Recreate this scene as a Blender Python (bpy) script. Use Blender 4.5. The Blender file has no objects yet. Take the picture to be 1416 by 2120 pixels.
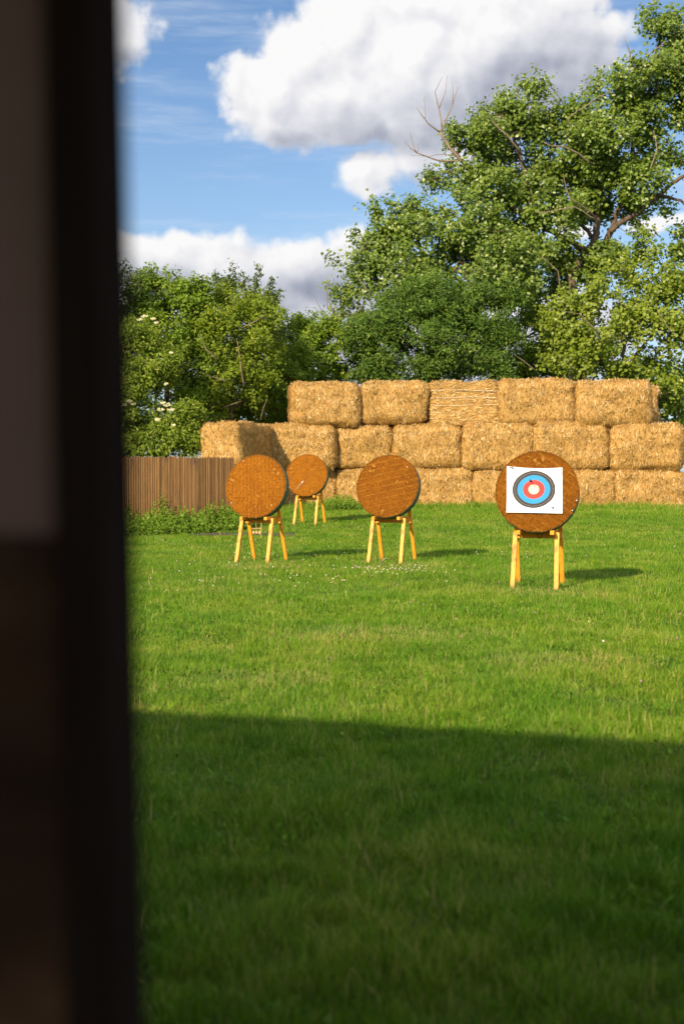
import bpy, math, random
import numpy as np
from mathutils import Vector, Matrix, noise as mnoise

R = math.radians
scene = bpy.context.scene
C = scene.collection

# ------------------------------------------------------------------ camera, world, sun, exposure
F_PX, CX, CY, HOR, EYE = 2700.0, 708.0, 1060.0, 979.0, 1.7
PITCH = math.atan((CY - HOR) / F_PX)
cam_data = bpy.data.cameras.new("camera")
cam = bpy.data.objects.new("camera", cam_data)
C.objects.link(cam)
cam.location = (0, 0, EYE)
cam.rotation_euler = (math.pi / 2 - PITCH, 0, 0)
cam_data.sensor_fit = 'VERTICAL'
cam_data.sensor_height = 36.0
cam_data.lens = F_PX / 2120.0 * 36.0
cam_data.clip_end = 3000
cam_data.clip_start = 0.02
cam_data.dof.use_dof = True
cam_data.dof.focus_distance = 25.0
cam_data.dof.aperture_fstop = 2.2
scene.camera = cam

SUN_VEC = Vector((-1.40, -2.35, 1.42)).normalized()
SUN_EL = math.asin(SUN_VEC.z)
SUN_AZ = math.atan2(SUN_VEC.x, SUN_VEC.y)
sun_data = bpy.data.lights.new("sun", 'SUN')
sun_data.energy = 5.0
sun_data.angle = R(0.8)
sun_data.color = (1.0, 0.82, 0.56)
sun = bpy.data.objects.new("sun", sun_data)
C.objects.link(sun)
sun.rotation_euler = SUN_VEC.to_track_quat('Z', 'Y').to_euler()

scene.view_settings.view_transform = 'Standard'
scene.view_settings.look = 'None'
scene.view_settings.gamma = 1.0
scene.view_settings.use_curve_mapping = False
scene.view_settings.exposure = 0.60
scene.cycles.use_denoising = True
scene.cycles.max_bounces = 8
scene.cycles.transparent_max_bounces = 8


def ray(px, py):
    a = (px - CX) / F_PX
    b = (CY - py) / F_PX
    sp, cp = math.sin(PITCH), math.cos(PITCH)
    return Vector((a, cp + b * sp, -sp + b * cp))


def P(px, py, d):
    """world point seen at photo pixel (px,py) at ground distance d"""
    v = ray(px, py)
    v = v * (d / v.y)
    return Vector((v.x, v.y, v.z + EYE))


def ppm(d):
    return F_PX / d


def gz(y):
    t = np.clip((np.asarray(y, dtype=float) - 28.0) / 20.0, 0, 1)
    return 0.52 * t * t * (3 - 2 * t)


# ---- node helper
class S:
    """a socket with arithmetic"""
    nt = None

    def __init__(self, v):
        self.v = v

    @staticmethod
    def m(op, *a, clamp=False):
        n = S.nt.nodes.new('ShaderNodeMath')
        n.operation = op
        n.use_clamp = clamp
        for i, x in enumerate(a):
            x = x.v if isinstance(x, S) else x
            if isinstance(x, (int, float)):
                n.inputs[i].default_value = x
            else:
                S.nt.links.new(x, n.inputs[i])
        return S(n.outputs[0])

    def __add__(s, o): return S.m('ADD', s, o)
    __radd__ = __add__
    def __sub__(s, o): return S.m('SUBTRACT', s, o)
    def __rsub__(s, o): return S.m('SUBTRACT', o, s)
    def __mul__(s, o): return S.m('MULTIPLY', s, o)
    __rmul__ = __mul__
    def __truediv__(s, o): return S.m('DIVIDE', s, o)


def smooth(x, lo, hi):
    n = S.nt.nodes.new('ShaderNodeMapRange')
    n.interpolation_type = 'SMOOTHSTEP'
    n.clamp = True
    S.nt.links.new(x.v, n.inputs[0])
    n.inputs[1].default_value = lo
    n.inputs[2].default_value = hi
    return S(n.outputs[0])


def mixcol(f, a, b, blend='MIX'):
    n = S.nt.nodes.new('ShaderNodeMix')
    n.data_type = 'RGBA'
    n.blend_type = blend
    ins = [i for i in n.inputs if i.enabled]
    for sock, x in zip((n.inputs[0], n.inputs[6], n.inputs[7]), (f, a, b)):
        x = x.v if isinstance(x, S) else x
        if isinstance(x, (int, float)):
            sock.default_value = x
        elif isinstance(x, tuple):
            sock.default_value = (*x[:3], 1)
        else:
            S.nt.links.new(x, sock)
    return S(n.outputs[2])


def vnode(op, a, b=None, scale=None):
    n = S.nt.nodes.new('ShaderNodeVectorMath')
    n.operation = op
    for i, x in enumerate((a, b)):
        if x is None:
            continue
        x = x.v if isinstance(x, S) else x
        if isinstance(x, tuple):
            n.inputs[i].default_value = x
        else:
            S.nt.links.new(x, n.inputs[i])
    if scale is not None:
        n.inputs['Scale'].default_value = scale
    return S(n.outputs[0])


def noise_n(vec, scale, detail=4, rough=0.5, dist=0.0):
    n = S.nt.nodes.new('ShaderNodeTexNoise')
    if vec is not None:
        S.nt.links.new(vec.v, n.inputs['Vector'])
    n.inputs['Scale'].default_value = scale
    n.inputs['Detail'].default_value = detail
    n.inputs['Roughness'].default_value = rough
    n.inputs['Distortion'].default_value = dist
    return S(n.outputs[0])


def voro(vec, scale, smoothness=0.6):
    n = S.nt.nodes.new('ShaderNodeTexVoronoi')
    n.feature = 'SMOOTH_F1'
    S.nt.links.new(vec.v, n.inputs['Vector'])
    n.inputs['Scale'].default_value = scale
    n.inputs['Smoothness'].default_value = smoothness
    return S(n.outputs['Distance'])


def ramp(f, stops, interp='LINEAR'):
    n = S.nt.nodes.new('ShaderNodeValToRGB')
    n.color_ramp.interpolation = interp
    els = n.color_ramp.elements
    while len(els) > 1:
        els.remove(els[-1])
    for i, (p, c) in enumerate(stops):
        e = els[0] if i == 0 else els.new(p)
        e.position = p
        e.color = (*c[:3], 1)
    S.nt.links.new(f.v, n.inputs[0])
    return S(n.outputs[0])


def attr(name):
    n = S.nt.nodes.new('ShaderNodeAttribute')
    n.attribute_name = name
    return S(n.outputs['Fac'])


def texco(kind='Object'):
    n = S.nt.nodes.new('ShaderNodeTexCoord')
    return S(n.outputs[kind])


def mapping(vec, scale=(1, 1, 1), rot=(0, 0, 0), loc=(0, 0, 0)):
    n = S.nt.nodes.new('ShaderNodeMapping')
    S.nt.links.new(vec.v, n.inputs[0])
    n.inputs['Location'].default_value = loc
    n.inputs['Rotation'].default_value = rot
    n.inputs['Scale'].default_value = scale
    return S(n.outputs[0])


# ---- world: physical sky with cumulus clouds laid out by compass direction and elevation
def build_world():
    w = bpy.data.worlds.new("World")
    scene.world = w
    w.use_nodes = True
    nt = w.node_tree
    nt.nodes.clear()
    S.nt = nt
    out = nt.nodes.new('ShaderNodeOutputWorld')
    bg = nt.nodes.new('ShaderNodeBackground')
    STR = 0.10
    bg.inputs[1].default_value = STR
    nt.links.new(bg.outputs[0], out.inputs[0])
    sky = nt.nodes.new('ShaderNodeTexSky')
    sky.sky_type = 'NISHITA'
    sky.sun_disc = False
    sky.sun_elevation = SUN_EL
    sky.sun_rotation = SUN_AZ
    sky.altitude = 100
    sky.air_density = 1.0
    sky.dust_density = 0.6
    sky.ozone_density = 2.0
    d = texco('Generated')
    dn = vnode('NORMALIZE', d)
    sep = nt.nodes.new('ShaderNodeSeparateXYZ')
    nt.links.new(dn.v, sep.inputs[0])
    X, Y, Z = (S(o) for o in sep.outputs)
    az = S.m('ARCTAN2', X, Y)
    el = S.m('ARCSINE', Z)

    def ae(px, py):
        v = ray(px, py).normalized()
        return math.atan2(v.x, v.y), math.asin(v.z)

    def blobs(lst, az, el):
        f = None
        for (px, py, rx, ry) in lst:
            a, e = ae(px, py)
            u = (az - a) * (F_PX / rx)
            v = (el - e) * (F_PX / ry)
            q = 1.0 - S.m('SQRT', u * u + v * v)
            q = S.m('MAXIMUM', q, -1.5) * max(0.62, min(rx, ry) / 100.0)
            f = q if f is None else S.m('MAXIMUM', f, q)
        return f

    main = [(560, 205, 130, 95), (640, 130, 120, 110), (720, 60, 130, 130), (700, 195, 200, 120), (560, 200, 120, 105), (650, 250, 150, 80),
            (860, 120, 240, 170), (1020, 90, 220, 190), (900, 10, 300, 120), (1150, 100, 170, 120),
            (860, 240, 230, 90), (1255, 60, 90, 55), (1150, 0, 160, 80), (560, 255, 120, 45)]
    low = [(330, 560, 140, 85), (470, 560, 150, 92), (550, 560, 130, 88), (620, 560, 150, 90), (740, 570, 150, 85),
           (420, 680, 260, 130), (700, 690, 300, 150), (660, 580, 120, 90), (760, 560, 120, 80), (250, 540, 90, 70), (1000, 700, 400, 120), (100, 640, 200, 130)]
    small = [(750, 350, 100, 60), (850, 330, 110, 62), (950, 320, 110, 60), (250, 65, 80, 90), (225, 40, 80, 90),
             (1350, 470, 60, 22), (1390, 455, 60, 22), (1180, 480, 60, 20)]

    def field(vec, az, el):
        n1 = noise_n(vec, 13.0, 9, 0.58)
        n2 = noise_n(vec, 42.0, 5, 0.55)
        wn = nt.nodes.new('ShaderNodeTexNoise')
        nt.links.new(vec.v, wn.inputs['Vector'])
        wn.inputs['Scale'].default_value = 38.0
        wn.inputs['Detail'].default_value = 4
        wv = vnode('ADD', vec, vnode('SCALE', vnode('SUBTRACT', S(wn.outputs['Color']), (0.5, 0.5, 0.5)), None, 0.026))
        v1 = voro(wv, 30.0, 0.5)
        v2 = voro(wv, 80.0, 0.5)
        bump = (n1 - 0.5) * 1.25 + (n2 - 0.5) * 0.7 + (0.42 - v1) * 0.55 + (0.42 - v2) * 0.28
        fb = S.m('MAXIMUM', blobs(main, az, el), S.m('MAXIMUM', blobs(low, az, el), blobs(small, az, el)))
        # scattered cumulus added outside the visible sky, thickened to raise ambient light
        away = smooth(S.m('ABSOLUTE', az), 0.42, 0.6)
        gen = (noise_n(vec, 3.0, 3, 0.5) - 0.47) * 5.0 - (1.0 - away) * 6.0
        fb = S.m('MAXIMUM', fb, gen)
        return fb + bump * 0.8, n1

    # warp the lookup slightly so outlines are ragged
    f0, n1 = field(dn, az, el)
    DA, DE = -0.007, 0.010
    dn2 = vnode('ADD', dn, (DA, 0.0, DE))
    f1, _ = field(dn2, az + DA, el + DE)
    dens = smooth(f0, -0.02, 0.32)
    relief = (f0 - f1) * 1.5
    shade_dark = S.m('MAXIMUM', blobs([(780, 285, 240, 62), (950, 265, 220, 80), (1080, 200, 170, 120), (1180, 130, 140, 90),
                                        (620, 292, 110, 32)], az, el),
                     blobs([(560, 640, 300, 60), (700, 610, 160, 80), (330, 580, 100, 40), (900, 380, 100, 26), (250, 120, 70, 30)], az, el))
    dk = smooth(shade_dark + (n1 - 0.5) * 0.5, -0.15, 0.62)
    lum = 0.90 + relief * 0.34 - dk * 0.36 - smooth(el, 0.188, 0.140) * 0.20
    lum = S.m('MINIMUM', S.m('MAXIMUM', lum, 0.0), 1.0)
    EXP = 2 ** scene.view_settings.exposure
    k = 1.0 / (STR * EXP)
    ccol = ramp(lum, [(0.0, (0.22, 0.26, 0.34)), (0.35, (0.40, 0.43, 0.52)), (0.7, (0.72, 0.73, 0.79)), (1.0, (0.97, 0.96, 0.96))])
    sc = vnode('SCALE', ccol, None, k)
    # thin high streaks
    st = noise_n(mapping(dn, (5, 5, 42), (0, 0.12, 0)), 1.0, 6, 0.6)
    cir = smooth(st, 0.44, 0.78) * 0.50
    skyc = vnode('MULTIPLY', S(sky.outputs[0]), (SKY_TINT[0], SKY_TINT[1], SKY_TINT[2]))
    haze = smooth(el, 0.34, 0.02)
    skyc = mixcol(haze * 0.34, skyc, tuple(c * k for c in (0.62, 0.74, 0.88)))
    skyc = mixcol(cir, skyc, tuple(c * k for c in (0.80, 0.86, 0.95)))
    # unseen clouds on the sun's side, brightened further to lift the shade
    sunny = smooth(Y, 0.3, -0.6)
    sc = mixcol(sunny, sc, vnode('SCALE', sc, None, 2.2))
    fin = mixcol(dens, skyc, sc)
    up = smooth(el, -0.05, 0.0)
    fin = mixcol(up, tuple(c * k for c in (0.12, 0.13, 0.10)), fin)
    nt.links.new(fin.v, bg.inputs[0])
    w.cycles.sampling_method = 'MANUAL'
    w.cycles.sample_map_resolution = 1024


SKY_TINT = (0.68, 0.79, 0.90)
build_world()

# ------------------------------------------------------------------ object helpers


def tag(o, label=None, cat=None, group=None, kind=None):
    if label: o['label'] = label
    if cat: o['category'] = cat
    if group: o['group'] = group
    if kind: o['kind'] = kind
    return o


def empty(name, loc=(0, 0, 0), rot=(0, 0, 0)):
    o = bpy.data.objects.new(name, None)
    o.empty_display_size = 0.1
    C.objects.link(o)
    o.location = loc
    o.rotation_euler = rot
    return o


def mesh_np(name, verts, faces_list, attrs=None, mats=None, matidx=None, smooth_shade=False, parent=None):
    """faces_list: list of int arrays (n,k)"""
    me = bpy.data.meshes.new(name)
    verts = np.asarray(verts, dtype=np.float32)
    me.vertices.add(len(verts))
    me.vertices.foreach_set('co', verts.ravel())
    faces_list = [np.asarray(f, dtype=np.int32) for f in faces_list if len(f)]
    nl = sum(f.size for f in faces_list)
    nf = sum(len(f) for f in faces_list)
    me.loops.add(nl)
    me.polygons.add(nf)
    me.loops.foreach_set('vertex_index', np.concatenate([f.ravel() for f in faces_list]))
    tot = np.concatenate([np.full(len(f), f.shape[1], dtype=np.int32) for f in faces_list])
    start = np.concatenate([[0], np.cumsum(tot)[:-1]]).astype(np.int32)
    me.polygons.foreach_set('loop_start', start)
    if matidx is not None:
        me.polygons.foreach_set('material_index', np.asarray(matidx, dtype=np.int32))
    me.update(calc_edges=True)
    if smooth_shade:
        me.polygons.foreach_set('use_smooth', np.ones(nf, dtype=bool))
    for k, a in (attrs or {}).items():
        at = me.attributes.new(k, 'FLOAT', 'POINT')
        at.data.foreach_set('value', np.asarray(a, dtype=np.float32))
    for m in (mats if isinstance(mats, (list, tuple)) else [mats] if mats else []):
        me.materials.append(m)
    o = bpy.data.objects.new(name, me)
    C.objects.link(o)
    if parent: o.parent = parent
    return o


class MB:
    """collects shapes for one mesh"""

    def __init__(self):
        self.v, self.q, self.t, self.mi = [], [], [], []

    def poly(self, vs, fs):
        b = len(self.v)
        self.v += [tuple(x) for x in vs]
        for f in fs:
            self.q.append([b + i for i in f])

    def box(self, lo, hi, M=None, bev=0.0):
        x0, y0, z0 = lo
        x1, y1, z1 = hi
        if bev > 0:
            vs, fs = bevel_box(lo, hi, bev)
        else:
            vs = [(x0, y0, z0), (x1, y0, z0), (x1, y1, z0), (x0, y1, z0), (x0, y0, z1), (x1, y0, z1), (x1, y1, z1), (x0, y1, z1)]
            fs = [(3, 2, 1, 0), (4, 5, 6, 7), (0, 1, 5, 4), (1, 2, 6, 5), (2, 3, 7, 6), (3, 0, 4, 7)]
        if M: vs = [M @ Vector(v) for v in vs]
        self.poly(vs, fs)

    def bar(self, a, b, w, t, up=(0, 1, 0), bev=0.004):
        """square timber from a to b, w across, t along up-ish"""
        a, b = Vector(a), Vector(b)
        z = (b - a).normalized()
        x = Vector(up).cross(z).normalized()
        y = z.cross(x)
        M = Matrix((x, y, z)).transposed().to_4x4()
        M.translation = a
        self.box((-w / 2, -t / 2, 0), (w / 2, t / 2, (b - a).length), M, bev)

    def tube(self, pts, rads, n=6, jit=0.0):
        pts = [Vector(p) for p in pts]
        b = len(self.v)
        m = len(pts)
        for i, p in enumerate(pts):
            t = (pts[min(i + 1, m - 1)] - pts[max(i - 1, 0)])
            t = t.normalized() if t.length > 1e-9 else Vector((0, 0, 1))
            x = t.orthogonal().normalized() if i == 0 else (x - t * x.dot(t)).normalized()
            y = t.cross(x)
            for k in range(n):
                a = 2 * math.pi * k / n
                r = rads[i] * (1 + (random.uniform(-jit, jit) if jit else 0))
                self.v.append(tuple(p + x * (r * math.cos(a)) + y * (r * math.sin(a))))
        for i in range(m - 1):
            for k in range(n):
                k2 = (k + 1) % n
                self.q.append([b + i * n + k, b + i * n + k2, b + (i + 1) * n + k2, b + (i + 1) * n + k])
        self.q.append([b + k for k in range(n)][::-1])
        self.q.append([b + (m - 1) * n + k for k in range(n)])

    def build(self, name, mat, parent=None, smooth_shade=False):
        me = bpy.data.meshes.new(name)
        me.from_pydata(self.v, [], self.q)
        me.update()
        if smooth_shade:
            me.polygons.foreach_set('use_smooth', np.ones(len(me.polygons), dtype=bool))
        for m in (mat if isinstance(mat, (list, tuple)) else [mat]):
            me.materials.append(m)
        o = bpy.data.objects.new(name, me)
        C.objects.link(o)
        if parent: o.parent = parent
        return o


def bevel_box(lo, hi, b):
    import bmesh
    bm = bmesh.new()
    bmesh.ops.create_cube(bm, size=1.0)
    for v in bm.verts:
        v.co = Vector([lo[i] + (v.co[i] + 0.5) * (hi[i] - lo[i]) for i in range(3)])
    bmesh.ops.bevel(bm, geom=list(bm.edges), offset=b, segments=1, affect='EDGES', profile=0.5)
    bm.verts.index_update()
    vs = [v.co.copy() for v in bm.verts]
    fs = [[v.index for v in f.verts] for f in bm.faces]
    bm.free()
    return vs, fs


def material(name):
    m = bpy.data.materials.new(name)
    m.use_nodes = True
    nt = m.node_tree
    bsdf = nt.nodes['Principled BSDF']
    S.nt = nt
    return m, nt, bsdf


def setc(nt, bsdf, col=None, rough=None, spec=None):
    if isinstance(col, S): nt.links.new(col.v, bsdf.inputs['Base Color'])
    elif col: bsdf.inputs['Base Color'].default_value = (*col, 1)
    if isinstance(rough, S): nt.links.new(rough.v, bsdf.inputs['Roughness'])
    elif rough is not None: bsdf.inputs['Roughness'].default_value = rough
    if spec is not None: bsdf.inputs['Specular IOR Level'].default_value = spec


def bump(nt, bsdf, h, strength=0.5, dist=0.01):
    n = nt.nodes.new('ShaderNodeBump')
    n.inputs['Strength'].default_value = strength
    n.inputs['Distance'].default_value = dist
    nt.links.new(h.v, n.inputs['Height'])
    nt.links.new(n.outputs[0], bsdf.inputs['Normal'])


def add_translucent(nt, bsdf, col, fac):
    out = nt.nodes['Material Output']
    tr = nt.nodes.new('ShaderNodeBsdfTranslucent')
    mx = nt.nodes.new('ShaderNodeMixShader')
    mx.inputs[0].default_value = fac
    if isinstance(col, S): nt.links.new(col.v, tr.inputs[0])
    else: tr.inputs[0].default_value = (*col, 1)
    nt.links.new(bsdf.outputs[0], mx.inputs[1])
    nt.links.new(tr.outputs[0], mx.inputs[2])
    nt.links.new(mx.outputs[0], out.inputs[0])


# ------------------------------------------------------------------ materials
def m_grass():
    m, nt, b = material("grass_blades")
    r = attr('rnd')
    geo = S(nt.nodes.new('ShaderNodeNewGeometry').outputs['Position'])
    patch = noise_n(mapping(geo, (1, 0.55, 1)), 0.55, 5, 0.6)
    patch2 = noise_n(geo, 2.3, 3, 0.5)
    base = ramp(r, [(0.0, (0.036, 0.110, 0.004)), (0.3, (0.086, 0.206, 0.007)), (0.6, (0.140, 0.282, 0.013)),
                    (0.85, (0.222, 0.325, 0.038)), (1.0, (0.42, 0.37, 0.15))])
    c = mixcol(smooth(patch, 0.40, 0.66), base, vnode('MULTIPLY', base, (1.40, 1.12, 1.25)))
    c = mixcol(smooth(patch2, 0.52, 0.75) * 0.7, c, vnode('MULTIPLY', c, (0.58, 0.78, 0.7)))
    setc(nt, b, c, 0.6, 0.2)
    add_translucent(nt, b, vnode('MULTIPLY', c, (1.2, 1.2, 0.5)), 0.32)
    return m


def m_ground():
    m, nt, b = material("turf_soil")
    geo = S(nt.nodes.new('ShaderNodeNewGeometry').outputs['Position'])
    n = noise_n(geo, 0.5, 6, 0.6)
    n2 = noise_n(geo, 9.0, 5, 0.65)
    c = ramp(n * 0.5 + n2 * 0.5, [(0.3, (0.035, 0.055, 0.012)), (0.5, (0.060, 0.095, 0.016)), (0.7, (0.095, 0.125, 0.028))])
    setc(nt, b, c, 0.9, 0.1)
    bump(nt, b, n2, 0.6, 0.03)
    return m


def m_soil():
    m, nt, b = material("bare_soil")
    n = noise_n(texco('Object'), 14, 6, 0.7)
    setc(nt, b, ramp(n, [(0.3, (0.045, 0.038, 0.028)), (0.7, (0.12, 0.105, 0.08))]), 0.95, 0.1)
    bump(nt, b, n, 0.8, 0.03)
    return m


def m_leaf(name, stops, trans=0.3, rough=0.5, spec=0.25):
    m, nt, b = material(name)
    c = vnode('MULTIPLY', ramp(attr('rnd'), stops), (1.14, 1.13, 1.0))
    setc(nt, b, c, rough, spec)
    add_translucent(nt, b, vnode('MULTIPLY', c, (1.35, 1.45, 0.5)), trans + 0.06)
    return m


def m_bark(name, lo, hi):
    m, nt, b = material(name)
    n = noise_n(mapping(texco('Object'), (6, 6, 1.2)), 3, 6, 0.65)
    setc(nt, b, ramp(n, [(0.3, lo), (0.7, hi)]), 0.9, 0.15)
    bump(nt, b, n, 0.8, 0.04)
    return m


def m_straw(name='straw', stretch=(26, 26, 5)):
    m, nt, b = material(name)
    o = texco('Object')
    r = attr('rnd')
    n = noise_n(mapping(o, stretch), 1.0, 6, 0.75, 0.6)
    big = noise_n(o, 1.6, 4, 0.6)
    c = ramp(n, [(0.30, (0.14, 0.066, 0.014)), (0.43, (0.37, 0.200, 0.048)), (0.58, (0.58, 0.340, 0.095)), (0.72, (0.80, 0.56, 0.23))])
    c = mixcol(0.55, c, ramp(r, [(0.0, (0.16, 0.115, 0.028)), (0.5, (0.44, 0.240, 0.058)), (0.8, (0.60, 0.375, 0.120)), (1.0, (0.92, 0.76, 0.46))]))
    band = noise_n(mapping(o, (0.5, 0.5, 7.0)), 1.0, 3, 0.6)
    c = mixcol(smooth(band, 0.50, 0.68) * 0.5, c, vnode('MULTIPLY', c, (0.72, 0.66, 0.58)))
    c = mixcol(smooth(big, 0.42, 0.72) * 0.5, c, vnode('MULTIPLY', c, (0.66, 0.62, 0.56)))
    setc(nt, b, c, 0.55, 0.35)
    bump(nt, b, n, 0.9, 0.04)
    return m


def m_wood(name, base, dark, sheen=0.35):
    m, nt, b = material(name)
    o = texco('Object')
    n = noise_n(mapping(o, (28, 28, 2.2)), 1.0, 5, 0.6, 0.5)
    kn = noise_n(mapping(o, (6, 6, 3.2)), 1.0, 2, 0.5)
    c = mixcol(smooth(n, 0.35, 0.7), base, dark)
    c = mixcol(smooth(kn, 0.61, 0.70) * 0.8, c, tuple(x * 0.45 for x in dark))
    sp_ = nt.nodes.new('ShaderNodeSeparateXYZ')
    nt.links.new(o.v, sp_.inputs[0])
    c = mixcol(smooth(S(sp_.outputs[2]) + (kn - 0.5) * 0.25, 0.10, 0.0) * 0.6, c, (0.16, 0.12, 0.05))
    setc(nt, b, c, 0.5, sheen)
    bump(nt, b, n, 0.25, 0.004)
    return m


def m_coir(name, seam=0.085, dark=1.0):
    m, nt, b = material(name)
    o = texco('Object')
    sep = nt.nodes.new('ShaderNodeSeparateXYZ')
    nt.links.new(o.v, sep.inputs[0])
    x, y, z = (S(k) for k in sep.outputs)
    wob = noise_n(o, 5.0, 3, 0.6)
    zz = z + (wob - 0.5) * 0.03
    fr = S.m('FRACT', zz / seam + 0.37)
    ln = smooth(S.m('ABSOLUTE', fr - 0.5), 0.10, 0.02)
    fib = noise_n(mapping(o, (46, 46, 24)), 1.0, 6, 0.85, 0.8)
    big = noise_n(o, 3.2, 4, 0.6)
    c = ramp(fib, [(0.27, (0.055, 0.016, 0.001)), (0.42, (0.190, 0.066, 0.004)), (0.56, (0.300, 0.112, 0.004)), (0.72, (0.54, 0.26, 0.030))])
    c = mixcol(smooth(big, 0.40, 0.68) * 0.6, c, vnode('MULTIPLY', c, (0.72, 0.66, 0.6)))
    brk = smooth(noise_n(mapping(o, (9, 9, 30)), 1.0, 3, 0.6), 0.36, 0.56)
    c = mixcol(ln * brk * 0.45, c, (0.46, 0.23, 0.035))
    c = vnode('MULTIPLY', c, (0.96 * dark, 0.90 * dark, 0.8 * dark))
    spot = smooth(noise_n(mapping(o, (7, 7, 7)), 1.0, 2, 0.5), 0.66, 0.74)
    c = mixcol(spot * 0.45, c, (0.52, 0.27, 0.05))
    setc(nt, b, c, 0.85, 0.15)
    bump(nt, b, fib, 1.0, 0.015)
    return m


def m_plain(name, col, rough=0.6, spec=0.3, var=0.15, sc=9.0):
    m, nt, b = material(name)
    n = noise_n(texco('Object'), sc, 5, 0.6)
    c = mixcol(n, tuple(x * (1 - var) for x in col), tuple(min(1, x * (1 + var)) for x in col))
    setc(nt, b, c, rough, spec)
    return m


M = {}
M['grass'] = m_grass()
M['ground'] = m_ground()
M['soil'] = m_soil()
M['poplar'] = m_leaf('poplar_leaf', [(0, (0.050, 0.092, 0.010)), (0.5, (0.118, 0.182, 0.020)), (0.85, (0.185, 0.245, 0.042)), (1, (0.33, 0.37, 0.13))], 0.26, 0.38, 0.5)
M['poplar_bright'] = m_leaf('young_poplar_leaf', [(0, (0.080, 0.125, 0.010)), (0.5, (0.165, 0.220, 0.020)), (0.85, (0.235, 0.285, 0.042)), (1, (0.37, 0.40, 0.13))], 0.3, 0.42, 0.35)
M['ash'] = m_leaf('ash_leaf', [(0, (0.022, 0.060, 0.012)), (0.5, (0.066, 0.128, 0.014)), (0.85, (0.125, 0.200, 0.022)), (1, (0.26, 0.32, 0.07))], 0.25)
M['hedge'] = m_leaf('hedge_leaf', [(0, (0.048, 0.095, 0.008)), (0.5, (0.130, 0.205, 0.014)), (0.9, (0.215, 0.285, 0.028)), (1, (0.32, 0.36, 0.08))], 0.3)
M['plum'] = m_leaf('plum_leaf', [(0, (0.060, 0.100, 0.008)), (0.5, (0.145, 0.205, 0.012)), (0.9, (0.220, 0.270, 0.026)), (1, (0.38, 0.36, 0.05))], 0.3)
M['elder'] = m_leaf('elder_leaf', [(0, (0.060, 0.105, 0.008)), (0.5, (0.145, 0.210, 0.018)), (0.9, (0.235, 0.280, 0.036)), (1, (0.42, 0.40, 0.12))], 0.3)
M['dull'] = m_leaf('dull_leaf', [(0, (0.034, 0.058, 0.014)), (0.5, (0.070, 0.105, 0.024)), (1, (0.140, 0.170, 0.050))], 0.25)
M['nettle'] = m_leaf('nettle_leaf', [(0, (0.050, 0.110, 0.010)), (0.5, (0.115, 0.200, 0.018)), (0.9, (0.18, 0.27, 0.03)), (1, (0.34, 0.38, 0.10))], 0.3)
M['bark'] = m_bark('bark', (0.055, 0.040, 0.030), (0.17, 0.125, 0.090))
M['bark_dark'] = m_bark('bark_dark', (0.030, 0.022, 0.016), (0.10, 0.075, 0.055))
M['deadwood'] = m_bark('deadwood', (0.14, 0.10, 0.070), (0.32, 0.25, 0.18))
M['straw'] = m_straw('straw', (22, 22, 4.5))
M['straw_flat'] = m_straw('straw_cut_end', (4.5, 22, 26))
M['pine'] = m_wood('stained_pine', (0.78, 0.35, 0.028), (0.62, 0.235, 0.010))
M['slat'] = None
M['green'] = m_plain('green_band', (0.055, 0.105, 0.062), 0.55, 0.3, 0.25, 6)
M['white'] = m_plain('white_plastic', (0.8, 0.8, 0.8), 0.4, 0.4, 0.03)
M['black'] = m_plain('black_cord', (0.03, 0.025, 0.02), 0.6, 0.2)
M['coir'] = m_coir('coir_layers', 0.075)
M['coir_wide'] = m_coir('coir_wide_layers', 0.12, 0.80)
M['twine'] = m_plain('pale_twine', (0.72, 0.62, 0.45), 0.6, 0.3)
M['blossom'] = m_plain('cream_blossom', (0.52, 0.49, 0.30), 0.7, 0.2)
M['pale'] = m_plain('pale_shaft', (0.66, 0.56, 0.42), 0.5, 0.3)
M['rust'] = m_plain('bare_lath', (0.50, 0.30, 0.14), 0.7, 0.2)


def m_fence():
    m, nt, b = material("weathered_slats")
    o = texco('Object')
    r = attr('rnd')
    n = noise_n(mapping(o, (30, 30, 2.0)), 1.0, 5, 0.65)
    stain = noise_n(mapping(o, (3.2, 3.2, 1.0)), 1.0, 4, 0.6)
    c = ramp(r * 0.18 + n * 0.5 + 0.16, [(0.25, (0.085, 0.043, 0.016)), (0.5, (0.180, 0.098, 0.036)), (0.75, (0.290, 0.170, 0.068))])
    c = mixcol(smooth(stain, 0.54, 0.68) * 0.75, c, (0.060, 0.045, 0.036))
    setc(nt, b, c, 0.8, 0.2)
    bump(nt, b, n, 0.4, 0.006)
    return m


M['slat'] = m_fence()


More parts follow.
